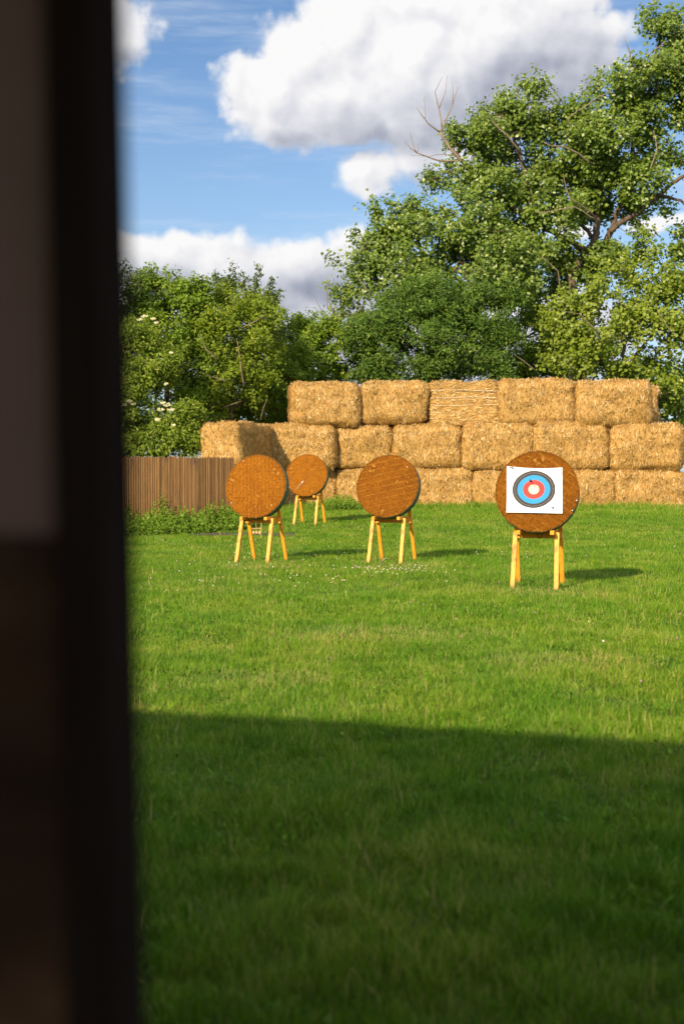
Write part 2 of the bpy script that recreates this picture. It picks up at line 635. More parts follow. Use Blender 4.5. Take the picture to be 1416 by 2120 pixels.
def m_target():
    """printed paper face: rings measured from the centre in the sheet's own coordinates (x across, z up)"""
    m, nt, b = material("printed_target_paper")
    o = texco('Object')
    sep = nt.nodes.new('ShaderNodeSeparateXYZ')
    nt.links.new(o.v, sep.inputs[0])
    x, y, z = (S(k) for k in sep.outputs)
    zz = z / 0.90
    wob = (noise_n(o, 9.0, 2, 0.5) - 0.5) * 0.006
    r = S.m('SQRT', x * x + zz * zz) + wob
    W, K, B, RD, G = (0.72, 0.72, 0.73), (0.045, 0.040, 0.043), (0.030, 0.250, 0.500), (0.64, 0.050, 0.042), (0.76, 0.66, 0.44)
    L = (0.42, 0.40, 0.40)
    LW = (0.66, 0.66, 0.68)
    q = 0.5
    st = [(0, G), (0.080, RD), (0.119, (0.60, 0.06, 0.05)), (0.121, RD), (0.160, B), (0.200, (0.035, 0.25, 0.48)), (0.202, B),
          (0.241, K), (0.280, L), (0.283, K), (0.316, W), (0.356, LW), (0.358, W), (0.396, LW), (0.398, W)]
    c = ramp(r / q, [(p / q, col) for p, col in st], 'CONSTANT')
    n = noise_n(mapping(o, (8, 8, 60)), 1.0, 4, 0.6)
    c = mixcol(smooth(n, 0.55, 0.75) * 0.22, c, vnode('MULTIPLY', c, (0.72, 0.72, 0.74)))
    # small arrow holes
    h = voro(o, 30.0, 0.0)
    near = smooth(r, 0.30, 0.05)
    pick = smooth(noise_n(o, 16.0, 1, 0.5), 0.50, 0.56)
    c = mixcol(smooth(h, 0.14, 0.10) * near * pick, c, (0.05, 0.04, 0.035))
    setc(nt, b, c, 0.7, 0.2)
    return m


M['target'] = m_target()

# ------------------------------------------------------------------ ground
rng = np.random.default_rng(7)
random.seed(7)


def build_ground():
    ys = np.concatenate([np.linspace(-40, 0, 9), np.linspace(2, 60, 88), np.array([70, 90, 130, 200, 320, 500, 800, 1200])])
    xs = np.concatenate([-np.array([900, 500, 250, 120, 60])[:], np.linspace(-30, 30, 61), np.array([60, 120, 250, 500, 900])])
    X, Y = np.meshgrid(xs, ys)
    Z = gz(Y) + np.where((Y > 3) & (Y < 45), 0.015 * np.sin(X * 1.3 + Y * 0.7) * np.sin(Y * 0.9 - X * 0.4), 0)
    v = np.stack([X, Y, Z], -1).reshape(-1, 3)
    n, k = len(ys), len(xs)
    i = np.arange((n - 1))[:, None] * k + np.arange(k - 1)[None]
    f = np.stack([i, i + 1, i + 1 + k, i + k], -1).reshape(-1, 4)
    o = mesh_np('ground', v, [f], mats=M['ground'], smooth_shade=True)
    tag(o, kind='structure')


build_ground()


def gzf(x, y):
    return gz(y) + np.where((y > 3) & (y < 45), 0.015 * np.sin(x * 1.3 + y * 0.7) * np.sin(y * 0.9 - x * 0.4), 0)


def vnoise(x, y, s, seed=0):
    """cheap value noise"""
    x = x / s + seed * 17.3
    y = y / s + seed * 9.1
    xi, yi = np.floor(x).astype(int), np.floor(y).astype(int)
    fx, fy = x - xi, y - yi
    fx, fy = fx * fx * (3 - 2 * fx), fy * fy * (3 - 2 * fy)

    def h(a, b):
        n = (a * 374761393 + b * 668265263 + seed * 1442695) & 0x7fffffff
        n = ((n ^ (n >> 13)) * 1274126177) & 0x7fffffff
        return (n & 0xffff) / 65535.0
    return (h(xi, yi) * (1 - fx) + h(xi + 1, yi) * fx) * (1 - fy) + (h(xi, yi + 1) * (1 - fx) + h(xi + 1, yi + 1) * fx) * fy


WORN = [(2.9, 18.3, 1.1, 0.9), (1.0, 23.4, 0.9, 0.9), (-1.6, 23.6, 0.9, 0.9), (0.4, 13.5, 1.3, 0.8), (2.0, 11.6, 0.9, 0.6), (-0.7, 10.6, 0.7, 0.5)]


def build_grass():
    V, T, RN = [], [], []
    base = 0
    bands = [(3.2, 6, 7400), (6, 9, 5800), (9, 13, 3900), (13, 18, 2500), (18, 25, 1450), (25, 34, 1000), (34, 48.5, 700)]
    for (a, b, den) in bands:
        w = 0.52 if b <= 9 else 0.36
        area = w * 2 * (b * b - a * a) / 2
        n = int(area * den)
        y = np.sqrt(rng.uniform(a * a, b * b, n))
        x = rng.uniform(-w, w, n) * y
        # clumping
        h0 = vnoise(x, y, 0.17, 1) * 0.6 + vnoise(x, y, 0.9, 2) * 0.4
        hgt = (0.016 + 0.095 * h0 ** 1.4) * rng.uniform(0.6, 1.35, n)
        tall = rng.random(n) < 0.04
        hgt[tall] *= 1.7
        hgt *= np.where(y > 40, 1.2, 1.0)
        nearbale = (y > 44.0)
        hgt = np.where(nearbale & (rng.random(n) < 0.5), hgt * 2.6, hgt)
        soil = (np.abs(y - 33.6 + (x + 2.8) * 0.05) < 0.42) & (x > -3.9) & (x < -1.2)
        keep = ~soil | (rng.random(n) < 0.18)
        x, y, hgt, h0 = x[keep], y[keep], hgt[keep], h0[keep]
        n = len(x)
        z = gzf(x, y)
        ang = rng.uniform(0, 2 * np.pi, n)
        wid = np.maximum(0.0040, 0.00034 * y) * rng.uniform(0.7, 1.4, n)
        lean = rng.uniform(0.1, 0.95, n) * hgt
        la = rng.uniform(0, 2 * np.pi, n)
        dx, dy = np.cos(ang) * wid / 2, np.sin(ang) * wid / 2
        lx, ly = np.cos(la) * lean, np.sin(la) * lean
        rn = np.clip(0.20 + 0.34 * vnoise(x, y, 0.5, 5) + 0.26 * vnoise(x, y, 0.16, 6) + rng.normal(0, 0.21, n), 0, 0.93)
        dry = rng.random(n) < 0.03
        stalk = rng.random(n) < 0.0022
        hgt[stalk] = rng.uniform(0.10, 0.17, stalk.sum())
        wid[stalk] *= 0.55
        lean[stalk] *= 1.6
        dry |= stalk
        for (qx, qy, qa, qb) in WORN:       # trodden, yellowed turf in front of the stands
            near = ((x - qx) / qa) ** 2 + ((y - qy) / qb) ** 2
            hit = (near < 1) & (rng.random(n) < 0.26 * np.clip(1.3 - near, 0, 1))
            dry |= hit
        rn[dry] = rng.uniform(0.92, 1.0, dry.sum())
        p = np.stack([x, y, z], -1)
        if b <= 18:
            m1 = p + np.stack([lx * 0.35, ly * 0.35, hgt * 0.6], -1)
            tip = p + np.stack([lx, ly, hgt], -1)
            wv = np.stack([dx, dy, np.zeros(n)], -1)
            vv = np.stack([p - wv, p + wv, m1 + wv * 0.75, m1 - wv * 0.75, tip], 1).reshape(-1, 3)
            i = base + np.arange(n)[:, None] * 5
            T.append(np.concatenate([i + [0, 1, 2], i + [0, 2, 3], i + [3, 2, 4]]))
            V.append(vv)
            RN.append(np.repeat(rn, 5))
            base += n * 5
        else:
            tip = p + np.stack([lx, ly, hgt], -1)
            wv = np.stack([dx, dy, np.zeros(n)], -1)
            vv = np.stack([p - wv, p + wv, tip], 1).reshape(-1, 3)
            i = base + np.arange(n)[:, None] * 3
            T.append(i + [0, 1, 2])
            V.append(vv)
            RN.append(np.repeat(rn, 3))
            base += n * 3
    # broad clover and plantain leaves among the blades
    m = 22000
    y = np.sqrt(rng.uniform(3.4 ** 2, 16 ** 2, m))
    x = rng.uniform(-0.36, 0.36, m) * y
    kp = vnoise(x, y, 0.6, 8) > 0.52
    x, y = x[kp], y[kp]
    m = len(x)
    z = gzf(x, y) + rng.uniform(0.02, 0.06, m)
    a = rng.uniform(0, 2 * np.pi, m)
    L = rng.uniform(0.008, 0.026, m)
    dxy = np.stack([np.cos(a), np.sin(a), rng.uniform(0.1, 0.9, m)], -1) * L[:, None]
    sxy = np.stack([-np.sin(a), np.cos(a), np.zeros(m)], -1) * (L * 0.42)[:, None]
    p = np.stack([x, y, z], -1)
    vv = np.stack([p - dxy, p + sxy, p + dxy, p - sxy], 1).reshape(-1, 3)
    i = base + np.arange(m)[:, None] * 4
    T.append(np.concatenate([i + [0, 1, 2], i + [0, 2, 3]]))
    V.append(vv)
    RN.append(np.repeat(np.clip(rng.normal(0.35, 0.25, m), 0, 0.88), 4))
    o = mesh_np('grass', np.concatenate(V), [np.concatenate(T)], {'rnd': np.concatenate(RN)}, M['grass'])
    tag(o, 'mown lawn grass with longer tufts covering the field', 'grass', kind='stuff')


build_grass()

soil_mb = MB()
sx, sy = np.meshgrid(np.linspace(-3.9, -1.2, 28), np.linspace(33.2, 34.0, 9))
sv = np.stack([sx, sy - (sx + 2.8) * 0.05, gzf(sx, sy) + 0.012 + 0.02 * vnoise(sx, sy, 0.15, 3)], -1).reshape(-1, 3)
ii = np.arange(8)[:, None] * 28 + np.arange(27)[None]
so = mesh_np('bare_soil', sv, [np.stack([ii, ii + 1, ii + 29, ii + 28], -1).reshape(-1, 4)], mats=M['soil'], smooth_shade=True)
tag(so, kind='structure')


# ------------------------------------------------------------------ straw bales
def rounded_box(hx, hy, hz, r, n=14, seed=0, amp=0.075):
    idx = {}
    vs, fs = [], []

    def vid(p):
        k = tuple(round(c, 5) for c in p)
        if k not in idx:
            idx[k] = len(vs)
            vs.append(p)
        return idx[k]
    for ax in range(3):
        for sgn in (-1, 1):
            for i in range(n):
                for j in range(n):
                    q = []
                    for (a, b) in ((i, j), (i + 1, j), (i + 1, j + 1), (i, j + 1)):
                        u, v = -1 + 2 * a / n, -1 + 2 * b / n
                        p = [0, 0, 0]
                        p[ax] = sgn
                        p[(ax + 1) % 3] = u
                        p[(ax + 2) % 3] = v
                        q.append(vid(p))
                    fs.append(q if sgn > 0 else q[::-1])
    v = np.array(vs, dtype=float)
    half = np.array([hx, hy, hz])
    # push grid lines toward the edges so rounding gets resolution
    v = np.sign(v) * np.abs(v) ** 0.8
    p = v * half
    inner = np.clip(p, -(half - r), half - r)
    d = p - inner
    L = np.linalg.norm(d, axis=1, keepdims=True)
    p = inner + np.where(L > 1e-9, d / np.maximum(L, 1e-9) * np.minimum(L, r), 0)
    nrm = np.where(L > 1e-9, d / np.maximum(L, 1e-9), 0)
    for k in range(len(p)):
        s = Vector(p[k]) * 1.3 + Vector((seed * 3.1, seed * 1.7, 0))
        a = mnoise.noise(s) * amp * 1.3 + mnoise.noise(s * 3.1) * amp * 0.7 + mnoise.noise(s * 8) * amp * 0.35
        p[k] += nrm[k] * a
    # belly
    p[:, 2] += 0
    return p, np.array(fs), nrm


def bale(px0, px1, py0, py1, d, depth, label, seed, cut=False, yaw=0.0, wid=None, r=0.20, sag=0.0, roll=0.0):
    s = ppm(d)
    c = P((px0 + px1) / 2, (py0 + py1) / 2, d)
    w = (wid if wid else (px1 - px0) / s) * 1.015
    h = (py1 - py0) / s
    p, f, nrm = rounded_box(w / 2, depth / 2, h / 2, r, 14, seed)
    if sag:
        p[:, 2] -= sag * np.abs(p[:, 0] / (w / 2)) ** 3 * h * 0.5
    rs = np.random.default_rng(seed + 100)
    # loose straws lying over the skin
    tri_c = p[f].mean(1)
    fn = np.cross(p[f[:, 1]] - p[f[:, 0]], p[f[:, 3]] - p[f[:, 0]])
    area = np.linalg.norm(fn, axis=1)
    fn = fn / np.maximum(area[:, None], 1e-9)
    wgt = area * np.where(fn[:, 1] > 0.5, 0.1, 1.0) * np.where(fn[:, 2] < -0.7, 0.2, 1.0)
    n = int(5600 * (w * h) / 4.0)
    k = rs.choice(len(f), n, p=wgt / wgt.sum())
    u, v2 = rs.random((n, 1)), rs.random((n, 1))
    q = p[f[k]]
    pos = (q[:, 0] * (1 - u) + q[:, 1] * u) * (1 - v2) + (q[:, 3] * (1 - u) + q[:, 2] * u) * v2
    nn = fn[k]
    up = np.tile(np.array([[1.0, 0, 0]] if cut else [[0, 0, 1.0]]), (n, 1)) + rs.normal(0, 0.42, (n, 3))
    flat = np.abs(nn[:, 2]) > 0.75
    up[flat] = rs.normal(0, 1, (flat.sum(), 3)) + np.array([0, 0.9, 0])
    t = up - nn * (up * nn).sum(1, keepdims=True)
    t /= np.maximum(np.linalg.norm(t, axis=1, keepdims=True), 1e-6)
    t = t + nn * rs.normal(0.10, 0.20, (n, 1))
    L = rs.uniform(0.06, 0.22, (n, 1))
    side = np.cross(t, nn)
    wd = rs.uniform(0.006, 0.017, (n, 1))
    p0 = pos - nn * 0.01 - t * L * 0.5
    p1 = pos + nn * 0.03 + t * L * 0.5
    sv = np.stack([p0 - side * wd, p0 + side * wd, p1 + side * wd * 0.7, p1 - side * wd * 0.7], 1).reshape(-1, 3)
    sf = len(p) + np.arange(n)[:, None] * 4 + np.arange(4)[None]
    rn = np.concatenate([np.full(len(p), 0.35), np.repeat(np.clip(rs.normal(0.57, 0.34, n), 0, 1), 4)])
    root = mesh_np('straw_bale', np.concatenate([p, sv]), [f, sf], {'rnd': rn},
                   M['straw_flat'] if cut else M['straw'])
    root.data.polygons.foreach_set('use_smooth', np.concatenate([np.ones(len(f), bool), np.zeros(n, bool)]))
    root.location = c + Vector((0, depth / 2, 0))
    root.rotation_euler = (0, roll, yaw)
    tag(root, label, 'straw bale', 'straw bales stacked into a backstop')
    if cut:
        for zz in (0.30, 0.14, -0.03, -0.2, -0.34):
            mb = MB()
            pts = [(xx * w / 2 * 0.97, -depth / 2 - 0.025 + 0.012 * math.sin(xx * 5 + zz * 9), zz * h + 0.02 * math.sin(xx * 3 + zz * 7)) for xx in np.linspace(-1, 1, 14)]
            mb.tube(pts, [0.008] * 14, 4)
            mb.build('twine', M['twine'], root)
    return root


DB = 46.0
B = 2.4
# top row
bale(598, 747, 791, 886, DB - 0.25, B, 'leftmost bale of the top row, its rounded left end overhanging the row below', 1, r=0.38, roll=R(1.5))
bale(747, 889, 788, 880, DB - 0.05, B, 'top row bale second from the left, tight against the bale with horizontal twine', 2, r=0.38)
bale(890, 1031, 790, 882, DB + 0.10, B, 'top row bale tied with horizontal pale twine, straw lying sideways', 3, cut=True, r=0.14)
bale(1031, 1194, 783, 882, DB - 0.15, B, 'tallest top row bale, just right of the twine-striped bale', 4, r=0.38)
bale(1194, 1352, 787, 884, DB - 0.3, B, 'rightmost front bale of the top row, rounded on both ends', 5, r=0.38, roll=R(1.0))
bale(1290, 1368, 799, 880, DB + 2.4, 1.3, 'bale on top set back behind the rightmost top bale, only its end showing', 6, r=0.3)
# middle row
bale(540, 695, 877, 975, DB - 0.35, B, 'half shadowed middle row bale right of the corner bale, behind two round targets', 7, r=0.34)
bale(694, 813, 880, 972, DB + 0.0, B, 'narrow middle row bale under the gap of the two leftmost top bales', 8, r=0.27)
bale(812, 958, 878, 971, DB - 0.1, B, 'middle row bale below the twine-striped bale, above the centre target', 9, r=0.32)
bale(957, 1110, 875, 974, DB - 0.2, B, 'middle row bale directly left above the target with the paper face', 10, r=0.32)
bale(1106, 1264, 872, 974, DB - 0.3, B, 'middle row bale rising behind the top of the paper-faced target', 11, r=0.36)
bale(1263, 1420, 876, 976, DB - 0.35, B, 'rightmost middle row bale with a rounded upper right shoulder', 12, r=0.36)
# bottom row
bale(550, 700, 968, 1062, DB + 0.25, B, 'bottom row bale mostly hidden behind the farthest target, loose and sunken', 13, r=0.25)
bale(698, 836, 971, 1064, DB + 0.1, B, 'bottom row bale behind the left half of the centre target', 14, r=0.18)
bale(834, 982, 970, 1064, DB - 0.1, B, 'bottom row bale in the open between the centre and paper-faced targets', 15, r=0.24)
bale(980, 1130, 973, 1066, DB - 0.2, B, 'bottom row bale hidden behind the target with the paper face', 16, r=0.24)
bale(1128, 1276, 972, 1066, DB - 0.3, B, 'bottom row bale just right of the paper-faced target', 17, r=0.24)
bale(1274, 1425, 974, 1068, DB - 0.35, B, 'rightmost bottom row bale standing in the grass', 18, r=0.28)
# corner bale, turned, with a second one under it behind the fence
cb = P(497, 950, 42.6)
for k, (z0, z1, lab) in enumerate([(P(0, 972, 42.6).z, P(0, 874, 42.6).z, 'corner bale turned at an angle above the fence end, right side in shade'),
                                   (float(gz(42.6)) - 0.05, P(0, 972, 42.6).z, 'lower corner bale mostly hidden behind the fence end and left target')]):
    bb = bale(0, 1, 0, (z1 - z0) * ppm(42.6), 42.6, 3.2, lab, 30 + k, wid=1.42, r=0.20)
    ang = R(-17)
    # nearest vertical edge (front right corner) stands at cb
    corner = Vector((0.71, -1.6, 0))
    rot = Matrix.Rotation(ang * -1 * -1, 3, 'Z')
    off = rot @ corner
    bb.rotation_euler = (0, 0, ang)
    bb.location = (cb.x - off.x - 0.02, cb.y - off.y, (z0 + z1) / 2)


# ------------------------------------------------------------------ target stands, bosses, paper face, arrow
RB, TH = 0.61, 0.17


def disc_mesh():
    """coir core: bevelled disc, axis along y, front at -y, with ragged fibres round the front edge"""
    n = 72
    prof = [(0.0, -TH / 2 - 0.004), (0.2, -TH / 2 - 0.004), (0.4, -TH / 2), (RB - 0.02, -TH / 2), (RB - 0.004, -TH / 2 + 0.010), (RB - 0.004, TH / 2 - 0.01), (RB - 0.02, TH / 2), (0.0, TH / 2)]
    vs, fs = [], []
    for (r, y) in prof:
        for k in range(n):
            a = 2 * math.pi * k / n
            rr = r * (1 + 0.004 * math.sin(3 * a + 1))
            vs.append((rr * math.cos(a), y, rr * math.sin(a)))
    for i in range(len(prof) - 1):
        for k in range(n):
            k2 = (k + 1) % n
            fs.append((i * n + k, i * n + k2, (i + 1) * n + k2, (i + 1) * n + k))
    v = np.array(vs)
    rs = np.random.default_rng(3)
    m = 1500
    a = rs.uniform(0, 2 * np.pi, m)
    r0 = RB - 0.016 + rs.normal(0, 0.006, m)
    L = rs.uniform(0.012, 0.035, m)
    tw = rs.normal(0, 0.9, m)
    p0 = np.stack([r0 * np.cos(a), np.full(m, -TH / 2 - 0.001), r0 * np.sin(a)], -1)
    dr = np.stack([np.cos(a + tw), rs.uniform(-0.35, -0.05, m), np.sin(a + tw)], -1)
    p1 = p0 + dr * L[:, None]
    # a nap of loose fibres over the face
    m2 = 1500
    rr = RB * 0.96 * np.sqrt(rs.random(m2)); a2 = rs.uniform(0, 2 * np.pi, m2)
    q0 = np.stack([rr * np.cos(a2), np.full(m2, -TH / 2 - 0.002), rr * np.sin(a2)], -1)
    th = rs.uniform(0, 2 * np.pi, m2)
    q1 = q0 + np.stack([np.cos(th), rs.uniform(-0.6, -0.15, m2), np.sin(th)], -1) * rs.uniform(0.012, 0.035, m2)[:, None]
    p0, p1 = np.concatenate([p0, q0]), np.concatenate([p1, q1])
    m = m + m2
    sd = np.cross(p1 - p0, np.array([0, 1.0, 0]))
    sd = sd / np.maximum(np.linalg.norm(sd, axis=1, keepdims=True), 1e-6) * 0.0022
    sv = np.stack([p0 - sd, p0 + sd, p1 + sd, p1 - sd], 1).reshape(-1, 3)
    sf = len(v) + np.arange(m)[:, None] * 4 + np.arange(4)
    me = mesh_np('face', np.concatenate([v, sv]), [np.array(fs)[:, ::-1], sf])
    return me


def band_mesh(parent):
    mb = MB()
    n = 72
    prof = [(RB + 0.002, -TH / 2 + 0.012), (RB + 0.007, -TH / 2 + 0.014), (RB + 0.007, TH / 2 - 0.004), (RB + 0.002, TH / 2 - 0.002)]
    vs = [(r * math.cos(2 * math.pi * k / n), y, r * math.sin(2 * math.pi * k / n)) for r, y in prof for k in range(n)]
    fs = []
    for i in range(4):
        for k in range(n):
            k2 = (k + 1) % n
            j = (i + 1) % 4
            fs.append((i * n + k, i * n + k2, j * n + k2, j * n + k)[::-1])
    mb.poly(vs, fs)
    return mb.build('rim_band', M['green'], parent, True)


face_proto = disc_mesh()
face_me = face_proto.data
bpy.data.objects.remove(face_proto)


def pin(parent, x, z, r=0.0085):
    mb = MB()
    n = 10
    vs = [(x + r * s * math.cos(2 * math.pi * k / n), -TH / 2 + y, z + r * s * math.sin(2 * math.pi * k / n)) for s, y in ((1, 0.0), (1, -0.008), (0.6, -0.014)) for k in range(n)]
    fs = [(i * n + k, i * n + (k + 1) % n, (i + 1) * n + (k + 1) % n, (i + 1) * n + k) for i in range(2) for k in range(n)] + [tuple(range(2 * n, 3 * n))]
    mb.poly(vs, fs)
    return mb.build('pin', M['white'], parent)


def stand(px, d, yaw, label, beta, bosslabel, roll, coir, pins, hz=0.0, cord=False, dx=0.0):
    az = P(px, HOR + 100, d)
    x, y = az.x, d
    z = float(gzf(np.array(x), np.array(y)))
    root = empty('target_stand', (x, y, z), (0, 0, yaw))
    tag(root, label, 'target stand', 'wooden archery target stands')
    ctr = 1.40 + hz
    zb = ctr - 0.59            # where the disc rests
    lw = 0.066
    for sx in (-1, 1):
        mb = MB()
        mb.bar((sx * 0.318, -0.44, -0.03), (sx * 0.306, -0.165, zb - 0.005), lw, 0.07, (0, 1, 0))
        mb.build('leg', M['pine'], root)
    for sx in (-1, 1):
        mb = MB()
        mb.bar((sx * 0.335, 0.50, -0.03), (sx * 0.325, 0.052, zb + 0.29), lw, 0.045, (0, 1, 0))
        mb.build('leg', M['pine'], root)
    for sx in (-1, 1):
        mb = MB()
        mb.bar((sx * 0.247, -0.375, zb + 0.005), (sx * 0.247, 0.17, zb + 0.005), 0.058, 0.060, (0, 0, 1))
        mb.build('support_peg', M['pine'], root)
    mb = MB()
    mb.bar((-0.36, 0.112, zb - 0.045), (0.36, 0.112, zb - 0.045), 0.030, 0.11, (0, 0, 1))
    mb.build('rail', M['pine'], root)
    for sx in (-1, 1):
        mb = MB()
        mb.bar((sx * 0.2805, -0.22, zb - 0.0475), (sx * 0.2805, 0.16, zb - 0.0475), 0.008, 0.04, (0, 0, 1))
        mb.build('brace', M['pine'], root)
    if cord:
        mb = MB()
        pts = [(0.03 + 0.028 * math.cos(a), 0.085, zb - 0.055 + 0.052 * math.sin(a)) for a in np.linspace(0, 2 * math.pi, 16)]
        mb.tube(pts, [0.0035] * 16, 5)
        mb.build('cord_loop', M['black'], root)
    # the boss
    bl = Matrix.Rotation(yaw, 4, 'Z') @ Vector((dx, -RB * math.sin(beta) - 0.02, ctr - RB * math.cos(beta)))
    boss = empty('target_boss', (x + bl.x, y + bl.y, z + bl.z), (-beta, 0, yaw))
    tag(boss, bosslabel, 'archery target', 'round coir archery bosses')
    me = face_me if coir == 'coir' else face_me.copy()
    fo = bpy.data.objects.new('face', me)
    C.objects.link(fo)
    if not me.materials: me.materials.append(M[coir])
    fo.parent = boss
    fo.location = (0, 0, RB)
    fo.rotation_euler = (0, roll, 0)
    bo = band_mesh(boss)
    bo.location = (0, 0, RB)
    for (pxx, pzz) in pins:
        po = pin(boss, pxx, pzz)
        po.location = (0, 0, RB)
    return boss, (x, y, z), ctr


face2_me = face_me.copy()
right, rpos, rctr = stand(1112, 19.45, R(-14), 'orange pine stand nearest the camera, carrying the target with the paper face', R(14),
                          'round brown boss with a paper face pinned on it, nearest of the four targets', R(33), 'coir_wide', [(0.525, -0.29), (0.585, -0.14)], 0.0, True)
mid, mpos, mctr = stand(810, 24.9, R(-19), 'orange pine stand of the centre target, standing alone on open grass', R(16),
                        'bare brown boss alone in the centre, faint lines rising to the right', R(-13), 'coir_wide', [(0.36, 0.37)], 0.03, dx=-0.05)
left, lpos, lctr = stand(540, 24.9, R(-19), 'orange pine stand of the left target in front of the fence end', R(14),
                         'bare brown boss overlapping the fence end, three white pins on its face', R(84), 'coir', [(-0.30, 0.50), (-0.46, -0.33), (0.36, -0.37)], 0.03, dx=-0.06)
far, fpos, fctr = stand(640, 37.4, R(-15), 'small looking orange pine stand farthest away, close to the bales', R(14),
                        'farthest bare brown boss before the bales, a white arrow stuck in its face', R(-42), 'coir', [(-0.47, -0.36)], -0.02, dx=-0.05)


def boss_matrix(boss):
    return Matrix.LocRotScale(boss.location, boss.rotation_euler, (1, 1, 1))


def paper_face():
    """sheet hung from its two top corners, sagging between them"""
    W, H = 0.825, 0.715
    nx, nz = 44, 40
    Mb = boss_matrix(right)
    vs = []
    for j in range(nz + 1):
        for i in range(nx + 1):
            u, v = -1 + 2 * i / nx, -1 + 2 * j / nz
            x = u * W / 2 + 0.010 * (1 - v)
            z = v * H / 2
            topw = max(0.0, v) ** 3
            z -= topw * 0.022 * (1 - u * u) + (0.022 * (u + 1) / 2) * max(0, v) ** 1
            z -= max(0, -v) ** 4 * 0.010 * (u + 1) / 2
            off = 0.007
            # fold under the top edge, deeper to the right
            off += 0.020 * math.exp(-((v - 0.93 + 0.10 * max(0, u)) / 0.055) ** 2) * (1 - u ** 8) * (0.6 + 0.5 * max(0, u))
            off -= 0.004 * math.exp(-((v - 0.80 + 0.10 * max(0, u)) / 0.05) ** 2) * (1 - u ** 8)
            off += 0.010 * (1 - abs(u)) * 0.5 + 0.004 * math.sin(u * 7 + v * 2) * (1 - abs(v)) + 0.003 * math.sin(v * 11 + u * 3)
            off += 0.022 * max(0, -v) ** 3
            vs.append((x, -off, z))
    n = len(vs)
    vs2 = [(x, y + 0.0015, z) for x, y, z in vs]
    fs = []
    k = nx + 1
    for j in range(nz):
        for i in range(nx):
            a = j * k + i
            fs.append((a, a + 1, a + k + 1, a + k))
            fs.append((n + a + k, n + a + k + 1, n + a + 1, n + a))
    rim = [i for i in range(nx)] + [j * k + nx for j in range(nz)] + [nz * k + i for i in range(nx, 0, -1)] + [j * k for j in range(nz, 0, -1)]
    for a, b in zip(rim, rim[1:] + rim[:1]):
        fs.append((b, a, n + a, n + b))
    o = mesh_np('paper_target', np.array(vs + vs2), [np.array(fs)], mats=M['target'], smooth_shade=True)
    loc = Mb @ Vector((-0.045, -TH / 2 - 0.006, RB + 0.022))
    o.location = loc
    o.rotation_euler = right.rotation_euler
    tag(o, 'creased white paper target face with black, blue, red and cream rings on the nearest boss', 'paper target')
    blue = m_plain('printed_blue', (0.03, 0.13, 0.26), 0.7, 0.2)
    mb = MB()   # printer's mark in the lower right corner: blue wedge above a thin line of lettering
    y = -0.0355
    mb.poly([(0.255, y, -0.248), (0.283, y, -0.298), (0.313, y, -0.280)], [(0, 1, 2)])
    for i in range(7):
        mb.poly([(0.243 + i * 0.015, y, -0.311), (0.252 + i * 0.015, y, -0.311), (0.252 + i * 0.015, y, -0.304 + 0.003 * (i % 2)), (0.243 + i * 0.015, y, -0.304 + 0.003 * (i % 3))], [(0, 1, 2, 3)])
    mb.build('printed_mark', blue, o)
    mb = MB()
    for (x, z, r) in ((-0.365, 0.335, 0.010), (-0.335, 0.332, 0.013), (-0.315, 0.325, 0.009)):
        mb.tube([(x, -0.005, z), (x + 0.003, -0.042, z - 0.004)], [r, r * 0.8], 8)
    mb.build('corner_fixing', M['black'], o)
    return o


face_obj = paper_face()


def arrow(loc, direction, length, label, shaftcol, fl, rot=0.0):
    root = empty('arrow', loc)
    d = Vector(direction).normalized()
    root.rotation_euler = d.to_track_quat('Z', 'Y').to_euler()
    tag(root, label, 'arrow')
    mb = MB()
    mb.tube([(0, 0, -0.05), (0, 0, length)], [0.005, 0.005], 8)
    mb.build('shaft', shaftcol, root, True)
    mb = MB()
    mb.tube([(0, 0, length), (0, 0, length + 0.012)], [0.0055, 0.004], 8)
    mb.build('nock', fl, root)
    for k in range(3):
        a = 2 * math.pi * k / 3 + rot
        c, s = math.cos(a), math.sin(a)
        t = 0.0009
        mb = MB()
        prof = [(0.004, length - 0.075), (0.018, length - 0.055), (0.020, length - 0.015), (0.004, length - 0.005)]
        vs = [(r * c - t * s, r * s + t * c, z) for r, z in prof] + [(r * c + t * s, r * s - t * c, z) for r, z in prof]
        mb.poly(vs, [(0, 1, 2, 3), (7, 6, 5, 4), (0, 4, 5, 1), (1, 5, 6, 2), (2, 6, 7, 3), (3, 7, 4, 0)])
        mb.build('fletching', fl, root)
    return root


fm = Matrix.LocRotScale(face_obj.location, face_obj.rotation_euler, (1, 1, 1))
nrm_r = (fm.to_3x3() @ Vector((-0.30, -1, 0.28)))
arrow(fm @ Vector((0.030, -0.012, 0.030)), nrm_r, 0.24, 'dark arrow stuck in the cream centre of the paper face', M['black'], M['black'])
bmx = boss_matrix(far)
arrow(bmx @ Vector((-0.28, -TH / 2, RB - 0.42)), bmx.to_3x3() @ Vector((0.70, -0.16, 0.74)), 0.32, 'pale arrow hanging slanted from the farthest boss', M['pale'], M['pale'])


